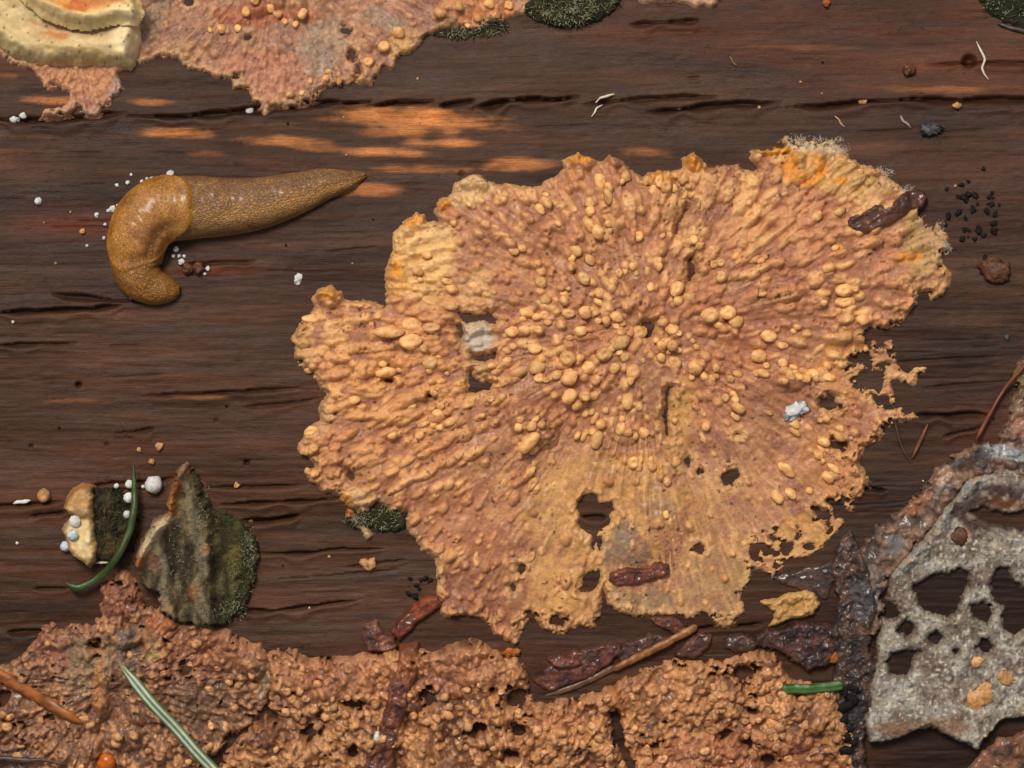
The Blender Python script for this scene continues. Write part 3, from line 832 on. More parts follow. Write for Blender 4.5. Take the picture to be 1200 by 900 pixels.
    for (x, y, a, b) in [(813, 193, 13, 13), (945, 215, 14, 9), (925, 200, 10, 16), (960, 200, 9, 14), (1065, 302, 18, 7), (386, 345, 13, 9), (680, 186, 18, 9),
                         (775, 208, 18, 8), (485, 258, 14, 12), (520, 240, 10, 8), (464, 316, 8, 12), (985, 214, 9, 6), (405, 586, 9, 10), (980, 292, 6, 6)]:
        p.blob(x, y, a, b, S(236, 160, 48), 0.75, 0, 0.6, 121, 8)
    eno = sstep(-.25, .5, fbm(U / 30, V / 30, 264, 3))
    p.mix(np.exp(-(sd / 8) ** 2) * (sd > -2) * (0.35 + 0.6 * n2) * eno * 1.3, S(230, 194, 140))
    p.mix(np.exp(-(sd / 4.0) ** 2) * 0.5 * (1 - eno), S(172, 136, 106))
    # tiny dark flecks (spores, mites) lying in the flesh
    p.mix(sstep(0.66, 0.8, vn(U / 2.8, V / 2.8, 262)) * sstep(-0.2, 0.4, vn(U / 34, V / 34, 263)) * 0.85, S(64, 38, 26))
    p.mix(sstep(-1.2, -3.5, sd) * 0.6, S(120, 84, 56))
    k = (1 - .6 * np.clip(lobe + .5 * fr2, 0, 1))[..., None]
    return H, p.C * (1 - k * (1 - np.array([0.96, 0.86, 0.76])))

def big_rag(U, V, sd):
    def R(cu, cv, ru, rv): return np.exp(-(((U - cu) / ru) ** 2 + ((V - cv) / rv) ** 2))
    w = np.clip(R(1030, 440, 60, 70) + R(930, 640, 80, 40) + R(860, 700, 60, 40) + .8 * R(960, 165, 60, 16) + .8 * R(1095, 280, 26, 50) + .6 * R(650, 730, 70, 22) + .7 * R(1000, 570, 40, 40) + .4 * R(345, 420, 26, 60), 0, 1)
    n = sstep(.02, .5, fbm(U / 9, V / 9, 208, 4, .65))
    return w * (20 * n * np.exp(-(np.clip(sd, 0, 99) / 16) ** 2) + 3 * n)
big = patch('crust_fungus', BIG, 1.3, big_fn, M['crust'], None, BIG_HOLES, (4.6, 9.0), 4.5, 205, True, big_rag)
tag(big, 'large peach and orange crust fungus with radiating wrinkles and round nodules, right of the slug', 'fungus', 'crust fungi on the log')

NOD = [(674,294,7),(684,328,7),(702,345,7),(718,332,6),(725,322,5),(639,352,7),(661,353,6),(661,345,5),(634,319,6),(634,332,8),(617,366,7),(629,372,5),
 (631,387,5),(627,409,6.5),(600,389,7),(615,387,6),(594,422,5),(607,437,7),(629,431,9),(680,389,6),(690,387,4),(667,396,4.5),(685,367,8),(695,366,7),
 (722,372,7),(710,377,6),(748,390,8),(726,402,9),(732,419,6),(742,436,8),(720,432,6),(708,415,9),(689,431,9),(665,420,9),(656,411,7),(667,442,9),(652,439,7),
 (679,420,5),(777,379,6),(787,386,7),(792,340,8),(794,354,6.5),(807,349,7),(831,370,9),(852,367,8),(842,381,5),(836,311,5),(844,310,5),(844,326,7),
 (816,407,4.5),(775,405,6),(787,405,7),(774,420,6),(790,425,7),(814,431,9),(839,431,6),(825,442,6),(762,337,4.5),(772,307,4),(748,279,6),(612,292,5),
 (630,309,4.5),(700,274,8),(714,273,4),(690,265,7),(667,464,8),(685,464,7),(676,475,6),(686,485,5.5),(710,481,5),(697,490,5),(704,497,7),(699,515,8),
 (677,510,4),(728,502,8),(735,506,6),(754,507,7),(735,470,8),(827,499,6),(792,541,6.5),(781,564,5),(742,542,7),(749,546,5),(764,546,5),(624,567,5),
 (635,497,6),(627,491,4),(620,517,8),(608,500,6),(780,602,4),(864,478,7),(923,551,7),(917,547,5),(930,496,7),(983,511,6),(970,558,7),(976,556,5),(910,582,6),
 (926,578,6),(948,575,5),(1010,375,8),(989,394,7),(978,292,4.5),(963,345,6),(964,356,4),(987,342,8),(989,355,7),(862,377,8),(889,417,8),(900,394,8),(855,443,6),
 (483,381,9),(506,385,6),(482,401,9),(497,409,5),(455,390,8),(452,436,7),(505,425,8),(509,460,5),(416,469,6),(513,484,6),(528,494,6),(497,497,4),(492,510,5),
 (461,510,5),(365,505,6),(361,434,5),(364,374,6),(359,528,6),(361,552,5),(703,216,7),(712,232,6),(690,240,6),(733,209,6),(640,240,6),(780,222,7),(765,225,6),
 (757,214,5),(800,212,6),(810,228,5)]
NOD += [(920 + 7 * (i % 7) + random.uniform(-3, 3), 437 + 7 * (i // 7) + random.uniform(-3, 3), random.uniform(4, 6.5)) for i in range(14)]
r3 = np.random.default_rng(23)
_bp = np.array(BIG)
def inside_big(x, y):
    d = poly_sdf(BIG, np.array([[x]]), np.array([[y]]))[0, 0]
    if d < 6: return False
    return all(poly_sdf(h, np.array([[x]]), np.array([[y]]))[0, 0] < -4 for h in BIG_HOLES)
placed = list(NOD)
tries = 0
while len(placed) < 295 and tries < 6000:
    tries += 1
    if r3.random() < 0.55:   # cluster onto an existing one
        q = placed[r3.integers(len(placed))]
        a = r3.uniform(0, 6.28); r = r3.uniform(3, 6)
        x, y = q[0] + math.cos(a) * (q[2] + r) * .85, q[1] + math.sin(a) * (q[2] + r) * .85
    else:
        x, y, r = r3.normal(740, 190), r3.normal(390, 130), r3.uniform(3, 6)
    if y > 560 and r3.random() > .25: continue
    if min((x - q[0]) ** 2 + (y - q[1]) ** 2 - (0.72 * (r + q[2])) ** 2 for q in placed) < 0: continue
    if not inside_big(x, y): continue
    placed.append((x, y, r))
for i, (x, y, r) in enumerate(placed):
    rd = math.hypot(x - CX, y - CY)
    e = 1.0 + (abs(r3.normal(0, 0.22)) if rd < 130 else abs(r3.normal(0.15, 0.4)))
    lump('nodule', LUMP, M['nodule'], x, y, r * r3.uniform(.88, 1.02), big, e, math.atan2(y - CY, x - CX), 0.55, None, r3.uniform(0.75, 1.1))

# ------------------------------------------------------------------ crust fungi along the top edge
def ragged(k, seed, sc=9.0, pits=0.0):
    def f(U, V, sd):
        n = sstep(.05, .5, fbm(U / sc, V / sc, seed, 4, .65))
        r = k * n * np.exp(-(np.clip(sd, 0, 99) / 9) ** 2)
        if pits > 0:
            q = fbm(U / 13, V / 11, seed + 30, 3, .6) + .25 * vn(U / 60, V / 60, seed + 33)
            r = r + np.clip(sd, 0, 40) * sstep(.52, .62, q) * 1.15 * pits
        return r
    return f
def crust_fn(th, cols, nb, bumps_r, box, rad_c, seed, edge_col, rough=1.0, blobs=(), lumps=()):
    def fn(U, V, sd, g):
        r2 = np.random.default_rng(seed)
        base = wood_low(U, V)
        du, dv = U - rad_c[0], V - rad_c[1]
        ang = np.arctan2(dv, du); rad = np.hypot(du, dv)
        H = base - 0.5 + (th * (1 + .5 * fbm(U / 34, V / 34, seed, 3))) * roll(sd, 6)
        inn = sstep(0, 8, sd)
        stri = fbm(ang * 40 + .6 * fbm(U / 24, V / 24, seed + 3, 2), rad / 50, seed + 4, 3)
        H += inn * rough * (2.2 * stri + 4.2 * fbm(U / 18, V / 18, seed + 6, 4, 0.6) + 1.8 * fbm(U / 6, V / 6, seed + 7, 3))
        H = np.where(sd > 2, np.maximum(H, base + 3.4), H)
        B = np.zeros_like(H); Bm = np.zeros_like(H)
        for _ in range(nb):
            x, y = r2.uniform(box[0], box[2]), r2.uniform(box[1], box[3])
            if vn(x / 45, y / 45, seed + 8) + r2.uniform(-.5, .8) < 0: continue
            r = r2.uniform(*bumps_r)
            stamp(B, *g, x, y, r, 1 + abs(r2.normal(0, .5)), math.atan2(y - rad_c[1], x - rad_c[0]) + r2.normal(0, .3), r * r2.uniform(.6, 1.2) * (1.35 if rough > 1.3 else 1), Bm, 0.6)
        es = (sd > 0) & (sd < 7); js, is_ = np.where(es)
        Be = np.zeros_like(H); Bem = np.zeros_like(H)
        if len(js):
            for k in r2.choice(len(js), min(len(js), 900), replace=False):
                rr = r2.uniform(1.6, 3.8)
                stamp(Be, *g, U[js[k], is_[k]], V[js[k], is_[k]], rr, 1.3, r2.uniform(0, 3), rr * r2.uniform(.4, 1), Bem, .6)
        H += B * sstep(1, 6, sd) + Be * sstep(-1, 2, sd)
        if rough > 1.3:
            G = np.zeros_like(H)
            for _ in range(int((box[2] - box[0]) * (box[3] - box[1]) / 1100)):
                rr = r2.uniform(8, 20); stamp(G, *g, r2.uniform(box[0], box[2]), r2.uniform(box[1], box[3]), rr, r2.uniform(1, 1.6), r2.uniform(0, 3), rr * r2.uniform(.4, .8), None, .7)
            H += G * sstep(2, 10, sd) - 3
        for (x, y, r, e, a, h) in lumps:
            T = np.zeros_like(H); stamp(T, *g, x, y, r, e, a, h, None, .7); H += T * (1 + .4 * fbm(U / 8, V / 8, seed + 11, 2)) * sstep(-1, 5, sd)
        p = Paint(U, V, cols[0])
        n1 = fbm(U / 26, V / 26, seed + 12, 4)
        p.mix(sstep(0, .45, n1) * .75, cols[1]); p.mix(sstep(0, .45, -n1) * .75, cols[2])
        n3 = fbm(U / 60, V / 45, seed + 20, 3)
        p.mix(sstep(-.1, .5, stri) * .35, cols[3])
        p.mix(sstep(.45, .95, Bm) * .8, cols[3]); p.mix((1 - sstep(.1, .55, Bm)) * (.75 if rough > 1.3 else .25), cols[2] * .8); p.mix(Bem * .5, edge_col)  # paler granule tops, darker crevices: own tone plus painted shade
        p.mix(sstep(.05, .4, n3) * .4, cols[2]); p.mix(sstep(.1, .4, -n3) * .3, cols[3])
        for b in blobs: p.blob(*b)
        p.mix(np.exp(-(sd / 6) ** 2) * .7 * sstep(-.2, .4, fbm(U / 24, V / 24, seed + 16, 3)), edge_col)
        mar = fbm(U / 6, V / 6, seed + 18, 4, .65)
        p.mix(sstep(.1, .5, mar) * .35, cols[3] * 1.05); p.mix(sstep(.05, .5, -mar) * .5, cols[2] * .75)
        p.mix(sstep(.7, .86, vn(U / 2.6, V / 2.6, seed + 14)) * sstep(0, .4, vn(U / 40, V / 40, seed + 15)) * .75, S(58, 38, 28))
        p.mix(sstep(-1.2, -3.5, sd) * .6, S(100, 70, 50))
        return H, p.C * np.array([0.95, 0.87, 0.80])
    return fn

GREY = S(150, 132, 112)
TOPC = [(150,-150),(620,-150),(640,-60),(622,8),(610,20),(593,23),(580,30),(560,37),(527,32),(500,43),(482,63),(466,69),(462,83),(449,82),(444,90),(437,101),
        (424,101),(415,95),(398,102),(383,102),(372,114),(354,122),(337,128),(325,124),(316,125),(313,138),(307,139),(306,122),(294,117),(290,105),(272,102),
        (270,93),(255,92),(240,85),(220,82),(207,70),(197,67),(182,74),(156,78),(140,60),(140,-60)]
pink = [S(180, 132, 106), S(194, 146, 112), S(148, 108, 90), S(216, 166, 126)]
topc = patch('crust_fungus', TOPC, 1.4, crust_fn(7, pink, 500, (2.5, 5), (150, -60, 620, 120), (330, -60), 330, S(224, 184, 138), 1.0,
    blobs=[(180, 30, 16, 40, GREY, .7, 20, 1.2), (380, 60, 30, 40, S(166, 150, 128), .7, 30, 1.2), (455, 25, 40, 14, S(160, 142, 122), .7, 30, 1.2),
           (310, 18, 60, 14, S(180, 104, 70), .8, 0, 1.1), (470, 52, 24, 18, S(226, 182, 120), .8, -40, .8), (560, 15, 46, 16, S(226, 160, 108), .8, 0, .9),
           (310, 85, 60, 30, S(202, 140, 110), .6, 0, .8), (220, 62, 30, 14, S(200, 160, 116), .6, 0, 1.0), (270, 95, 20, 8, S(200, 168, 124), .7, 25, .8)],
    lumps=[(300, 8, 16, 1.2, 0, 12), (350, 10, 12, 1.5, 1.5, 12), (325, 4, 10, 1.2, 0, 8), (430, 85, 14, 1.2, 0, 5), (440, 45, 12, 1.5, .8, 6), (530, 12, 18, 1.4, .5, 10), (575, 10, 16, 1.6, 1.2, 10)]),
    M['crust'], None, [ell(290, 45, 4, 3.5), ell(276, 91, 2.2, 3), ell(404, 37, 6, 3), ell(413, 64, 3, 7, -15), ell(221, 2, 6, 5), ell(452, 82, 5, 4), ell(420, 80, 2, 8, -10)], (2.4, 7), 4, 340, True, ragged(6, 341))
tag(topc, 'pinkish crust fungus above the slug with a lobed lower edge', 'fungus', 'crust fungi on the log')
for (x, y, r) in [(260, 36, 6), (279, 35, 5), (289, 17, 6), (326, 19, 6), (334, 27, 5), (347, 31, 4), (355, 20, 6), (450, 57, 7), (432, 75, 7), (467, 40, 8), (300, 4, 8), (317, 12, 6),
                  (354, 110, 4), (340, 112, 5), (382, 94, 5), (385, 85, 4), (364, 97, 4), (516, 18, 7), (538, 12, 6), (560, 22, 6), (548, 30, 4), (596, 8, 6), (574, 8, 7), (424, 92, 5), (398, 96, 4), (247, 38, 4)]:
    lump('nodule', LUMP, M['nodule'], x, y, r * .9, topc, random.uniform(1, 1.3), None, .55)

UNDER = [(20, 40), (150, 40), (152, 80), (139, 88), (145, 101), (143, 110), (136, 115), (132, 125), (119, 128), (112, 136), (99, 135), (90, 128), (82, 135), (71, 137), (49, 136), (55, 123),
         (60, 126), (70, 127), (77, 123), (79, 110), (70, 103), (57, 106), (48, 95), (35, 81), (16, 79), (0, 66), (-40, 52), (-40, 30)]
undc = patch('crust_fungus', UNDER, 1.3, crust_fn(6, [S(196, 136, 104), S(210, 150, 112), S(170, 116, 92), S(222, 168, 122)], 120, (2, 4), (30, 70, 150, 140), (90, 60), 360, S(206, 172, 140), 1.0,
    blobs=[(138, 105, 10, 22, S(178, 164, 150), .8, 10, 1.0), (110, 132, 26, 5, S(186, 170, 152), .7, 0, 1.0)]), M['crust'], None, (), (2.6, 6), 4, 366, True, ragged(6, 367))
tag(undc, 'small ragged pink crust scrap with a hooked tip below the cream bracket', 'fungus', 'crust fungi on the log')
TINY = [(735, -60), (850, -60), (846, -4), (838, 6), (834, 12), (826, 8), (815, 10), (805, 6), (792, 3), (780, 4), (764, 3), (754, 5), (742, -4)]
tiny = patch('crust_fungus', TINY, 1.4, crust_fn(8, pink, 90, (2.5, 5), (740, -50, 845, 10), (790, -70), 372, S(216, 180, 150)), M['crust'], None, (), (2, 7), 4, 374)
tag(tiny, 'sliver of pink crust fungus right of the dark moss, above the long crack', 'fungus', 'crust fungi on the log')

# ------------------------------------------------------------------ cream bracket fungus
brk = bpy.data.objects.new('bracket_fungus', None); COL.objects.link(brk); brk.empty_display_size = 0.005
tag(brk, 'cream layered bracket fungus with dark specks beside the pinkish crust', 'fungus')
SPECK = [(7, 8), (20, 17), (27, 6), (4, 26), (12, 26), (9, 42), (18, 53), (12, 65), (3, 60), (37, 17), (45, 27), (49, 12), (58, 39), (37, 47), (50, 57), (65, 59), (99, 41), (111, 49), (116, 48), (122, 50),
         (97, 70), (133, 64), (149, 59), (154, 52), (161, 29), (146, 24), (133, 24), (100, 10), (128, 13), (107, 23), (135, 5), (156, 24), (97, 63), (30, 31), (140, 75), (125, 78)]
def lobe_fn(kind):
    def fn(U, V, sd, g):
        if kind == 0:
            H = wood_low(U, V) + 34 * roll(sd, 20) + 3 * np.sin(V / 7 + 2 * fbm(U / 40, V / 40, 380, 2)) * sstep(6, 20, sd) * .6 + 7 * np.exp(-((sd - 16) / 9) ** 2)
            p = Paint(U, V, S(220, 198, 152))
            p.blob(40, 40, 50, 40, S(210, 192, 148), .8, 0, .8); p.blob(150, 55, 18, 26, S(244, 228, 192), .9, 0, .5)
            p.blob(70, 49, 17, 6, S(206, 120, 60), .85, 8, .9); p.blob(70, 40, 40, 5, S(180, 130, 84), .7, 12, .8)
            p.blob(100, 68, 50, 4, S(160, 130, 78), .6, 4, .9); p.blob(75, 75, 10, 10, S(140, 122, 96), .7, 0, 1)
            p.blob(90, 76, 60, 5, S(196, 172, 122), .7, 0, .8); p.blob(110, 52, 26, 8, S(230, 210, 172), .6, 0, .9)
            zn = np.sin(sd / 3.6 + 2.5 * fbm(U / 30, V / 30, 385, 3))
            H += 1.2 * zn * sstep(4, 12, sd) + 3.5 * fbm(U / 22, V / 16, 387, 3)
            p.mix(sstep(.2, .9, zn) * .3, S(186, 152, 104)); p.mix(sstep(.05, .5, fbm(U / 18, V / 9, 388, 4)) * .45, S(236, 216, 176)); p.mix(sstep(.1, .5, fbm(U / 24, V / 12, 389, 4)) * .35, S(190, 150, 110))
            H += 2.2 * vn(U / 2.6, V / 14, 384) * np.exp(-(sd / 9) ** 2)
        else:
            H = wood_low(U, V) + 52 + 6 * fbm(U / 30, V / 14, 382, 3) + 12 * roll(sd, 8) + 5 * np.exp(-((sd - 7) / 5) ** 2) + 10 * sstep(10, 50, sd)
            p = Paint(U, V, S(214, 152, 90))
            p.mix(1 - sstep(5, 15, sd + 3 * fbm(U / 12, V / 12, 383, 2)), S(238, 214, 162))
            p.blob(110, 4, 50, 20, S(200, 124, 78), .85, 0, .9); p.blob(70, 6, 30, 16, S(222, 160, 84), .7, 20, .9); p.blob(95, 25, 14, 8, S(204, 112, 54), .8, 0, .9)
            p.blob(150, 28, 22, 10, S(248, 232, 190), .8, 0, .5)
        H += 1.2 * fbm(U / 10, V / 6, 386, 4, .6)
        for (x, y) in SPECK: p.mix(np.exp(-(((U - x) ** 2 + (V - y) ** 2) / 1.9) ** 2) * .8, S(58, 46, 34))
        return H, p.C * np.array([1.0, 0.94, 0.80])
    return fn
LOWER = [(-80, -120), (150, -120), (160, 0), (166, 20), (168, 31), (165, 50), (163, 64), (158, 74), (152, 82), (139, 81), (117, 80), (82, 81), (48, 79), (35, 79), (11, 68), (0, 59), (-30, 46), (-70, 20)]
UPPER = [(20, -130), (150, -130), (154, 0), (161, 9), (167, 26), (160, 36), (141, 34), (126, 38), (110, 40), (92, 40), (72, 34), (55, 27), (38, 12), (27, 0), (14, -30)]
patch('lower_lobe', LOWER, 1.4, lobe_fn(0), M['bracket'], brk, (), (2.6, 12), 5, 390)
patch('upper_lobe', UPPER, 1.4, lobe_fn(1), M['bracket'], brk, (), (2.0, 12), 5, 392)

# ------------------------------------------------------------------ crust fungi along the bottom edge
BL = [(-90, 800), (-30, 792), (0, 780), (18, 771), (27, 762), (44, 744), (53, 729), (76, 731), (107, 727), (116, 713), (120, 687), (142, 664), (158, 676), (167, 690), (172, 709), (191, 713), (213, 727), (240, 727),
      (267, 736), (293, 751), (305, 754), (318, 772), (322, 800), (310, 830), (290, 850), (262, 876), (240, 900), (220, 1010), (60, 1060), (-90, 1040)]
bl = patch('crust_fungus', BL, 1.5, crust_fn(11, [S(172, 120, 86), S(192, 142, 102), S(114, 78, 58), S(220, 166, 118)], 2600, (1.8, 4.2), (-60, 670, 320, 1000), (130, 800), 400, S(206, 152, 116), 1.5,
    blobs=[(150, 765, 14, 34, S(112, 98, 90), .9, 0, 1.0), (100, 775, 46, 34, S(164, 140, 108), .75, 0, 1.1), (60, 760, 24, 30, S(176, 118, 96), .7, 0, 1), (140, 700, 30, 26, S(160, 100, 78), .8, 0, 1),
           (245, 760, 50, 34, S(164, 106, 76), .8, 0, 1.1), (118, 800, 8, 40, S(206, 144, 82), .7, 4, 1.0), (240, 830, 60, 30, S(128, 98, 72), .7, 20, 1.2), (310, 790, 9, 32, S(168, 146, 116), .9, 0, .8),
           (182, 765, 10, 8, S(214, 184, 118), .8, 0, .7), (50, 860, 60, 24, S(178, 132, 98), .5, 0, 1), (15, 885, 26, 12, S(84, 66, 58), .8, 0, 1.1), (190, 725, 20, 10, S(200, 120, 70), .7, 0, 1)],
    lumps=[(190, 745, 22, 1.4, .6, 12), (230, 740, 18, 1.4, 1.2, 10), (140, 700, 24, 1.3, 1.57, 10), (60, 745, 20, 1.4, 0, 8), (120, 810, 10, 3.5, 1.6, 8), (80, 870, 26, 1.5, .3, 8), (280, 770, 24, 1.3, .4, 8), (170, 850, 26, 1.4, 0, 9)]),
    M['crust_low'], None, [ell(5, 815, 5, 6), ell(215, 785, 5, 7), ell(113, 754, 3, 4), ell(59, 842, 3, 3)], (4.2, 9), 4.5, 410, True, ragged(11, 411, 9, 1.0))
tag(bl, 'ragged brownish pink crust fungus with grey patches in front of the mossy bracket', 'fungus', 'crust fungi on the log')
for k in range(90):
    x, y = random.uniform(0, 300), random.uniform(735, 895)
    if poly_sdf(BL, np.array([[x]]), np.array([[y]]))[0, 0] < 8 or (60 < x < 150 and y < 830): continue
    lump('nodule', LUMP, M['nodule_low'], x, y, random.uniform(3, 5.5), bl, random.uniform(1, 1.5), None, .6)

BM_ = [(262, 884), (290, 852), (312, 830), (318, 800), (310, 770), (318, 762), (333, 760), (350, 758), (364, 770), (389, 770), (410, 765), (424, 760), (445, 763), (473, 756), (490, 760), (508, 763), (525, 753), (550, 746), (571, 756),
       (588, 763), (613, 774), (616, 790), (620, 808), (639, 826), (653, 815), (675, 815), (708, 804), (738, 789), (767, 778), (785, 771), (815, 775), (844, 775), (866, 767), (895, 758), (914, 764), (921, 789),
       (932, 797), (976, 800), (987, 826), (1002, 863), (1013, 900), (1030, 1040), (640, 1070), (240, 1060), (240, 920)]
BM_H = [[(713, 832), (720, 830), (728, 852), (740, 888), (748, 920), (738, 915), (728, 885), (716, 858)], ell(870, 787, 11, 7, -10), ell(412, 822, 11, 4), ell(503, 816, 5, 9, -5), ell(604, 818, 8, 12, 30), ell(557, 850, 9, 5, -30),
        ell(850, 858, 7, 6), ell(877, 868, 6, 5), ell(768, 868, 4, 3), ell(900, 890, 7, 6), ell(880, 830, 5, 4), ell(606, 855, 6, 7), ell(600, 885, 8, 4), ell(413, 880, 5, 9), ell(320, 836, 7, 4, 40), ell(365, 858, 5, 8)]
bmc = patch('crust_fungus', BM_, 1.5, crust_fn(14, [S(182, 122, 80), S(200, 142, 92), S(120, 76, 52), S(232, 174, 116)], 8500, (2.2, 4.8), (245, 750, 1020, 1000), (600, 1000), 430, S(214, 160, 118), 1.6,
    blobs=[(450, 790, 160, 26, S(200, 138, 100), .6, 0, .8), (550, 775, 40, 20, S(208, 146, 108), .6, 0, .8), (720, 820, 14, 30, S(206, 134, 80), .7, 0, .8), (860, 880, 120, 30, S(176, 106, 74), .6, 0, 1), (640, 840, 50, 16, S(186, 116, 74), .5, 0, 1)],
    lumps=[(550, 770, 30, 1.5, 0, 12), (380, 800, 40, 1.6, 0, 10), (450, 780, 26, 1.2, 0, 8), (720, 822, 10, 2.2, 1.3, 12), (790, 820, 24, 1.3, 0, 8), (420, 850, 26, 1.4, .5, 9), (560, 840, 30, 1.4, .8, 9), (660, 860, 34, 1.4, 0, 9),
           (920, 850, 30, 1.4, .4, 10), (340, 870, 28, 1.3, .9, 9), (820, 880, 26, 1.3, .2, 9), (495, 880, 24, 1.2, .2, 8)]),
    M['crust_low'], None, BM_H, (3.6, 8), 4.5, 440, True, ragged(11, 441, 9, 1.0))
tag(bmc, 'coarse orange granular crust fungus along the rust flakes and tan twig', 'fungus', 'crust fungi on the log')
cnt = 0
while cnt < 290:
    x, y = random.uniform(262, 1000), random.uniform(762, 930)
    if y < 800 and random.random() < .55: continue
    P1 = (np.array([[x]]), np.array([[y]]))
    if poly_sdf(BM_, *P1)[0, 0] < 6 or any(poly_sdf(h, *P1)[0, 0] > -3 for h in BM_H): continue
    lump('nodule', LUMP, M['nodule_low'], x, y, random.uniform(2.8, 5.4), bmc, random.uniform(1, 1.4), None, .55, None, random.uniform(.8, 1.2)); cnt += 1

# small yellow crust scrap on the wood between the big crust and the dark bark
scr = patch('crust_fungus', [(890, 703), (910, 701), (928, 696), (947, 688), (954, 694), (963, 705), (954, 720), (932, 725), (910, 733), (899, 731), (910, 716), (895, 709)], 1.3,
    crust_fn(7, [S(196, 150, 84), S(212, 166, 98), S(168, 122, 66), S(222, 178, 112)], 60, (2, 4), (888, 688, 965, 735), (930, 720), 450, S(214, 176, 112), 1.2), M['crust'], None, (), (2.6, 6), 4, 452)
tag(scr, 'small yellowish torn crust scrap just above the dark bark crumbs', 'fungus', 'crust fungi on the log')
scr2 = patch('crust_fungus', [(420, 598), (432, 604), (430, 616), (437, 628), (430, 634), (424, 624), (412, 614), (408, 604)], 1.2,
    crust_fn(6, [S(200, 170, 120), S(216, 186, 136), S(168, 140, 96), S(226, 200, 156)], 16, (1.6, 3), (405, 598, 440, 634), (425, 600), 456, S(222, 196, 150), 1.0), M['crust'], None, (), (2.0, 5), 4, 458)
tag(scr2, 'tiny pale crust tatter beside the moss under the big crust', 'fungus', 'crust fungi on the log')

# ------------------------------------------------------------------ grey porous crust on the right
GP = [(1015, 868), (1012, 840), (1016, 815), (1020, 790), (1026, 770), (1030, 740), (1037, 700), (1042, 672), (1060, 652), (1090, 618), (1112, 588), (1130, 562), (1150, 552), (1200, 548), (1300, 560), (1330, 700), (1310, 860), (1230, 850), (1200, 838),
      (1176, 842), (1158, 858), (1142, 878), (1120, 866), (1090, 850), (1060, 861), (1036, 866)]
GH = [[(1067, 685), (1081, 680), (1095, 669), (1113, 672), (1124, 666), (1137, 668), (1134, 685), (1125, 697), (1123, 716), (1109, 723), (1085, 716), (1074, 704)],
      [(1160, 681), (1169, 667), (1183, 667), (1188, 681), (1200, 687), (1215, 700), (1212, 726), (1200, 734), (1188, 746), (1174, 734), (1179, 709), (1162, 700)],
      [(1138, 708), (1150, 705), (1158, 706), (1166, 718), (1160, 729), (1146, 724), (1138, 717)], ell(1095, 747, 8.5, 8), [(1143, 756), (1150, 747), (1155, 747), (1161, 756), (1158, 764), (1148, 766)],
      [(1040, 776), (1046, 764), (1062, 760), (1076, 764), (1070, 772), (1064, 788), (1052, 794), (1044, 790)], ell(1037, 712, 16, 10, 30), ell(1118, 764, 4, 4), ell(1024, 640, 6, 9), ell(1062, 735, 10, 9),
      [(1134, 598), (1150, 592), (1176, 604), (1210, 596), (1210, 622), (1186, 620), (1172, 614), (1150, 610)], ell(1030, 700, 5, 6)]
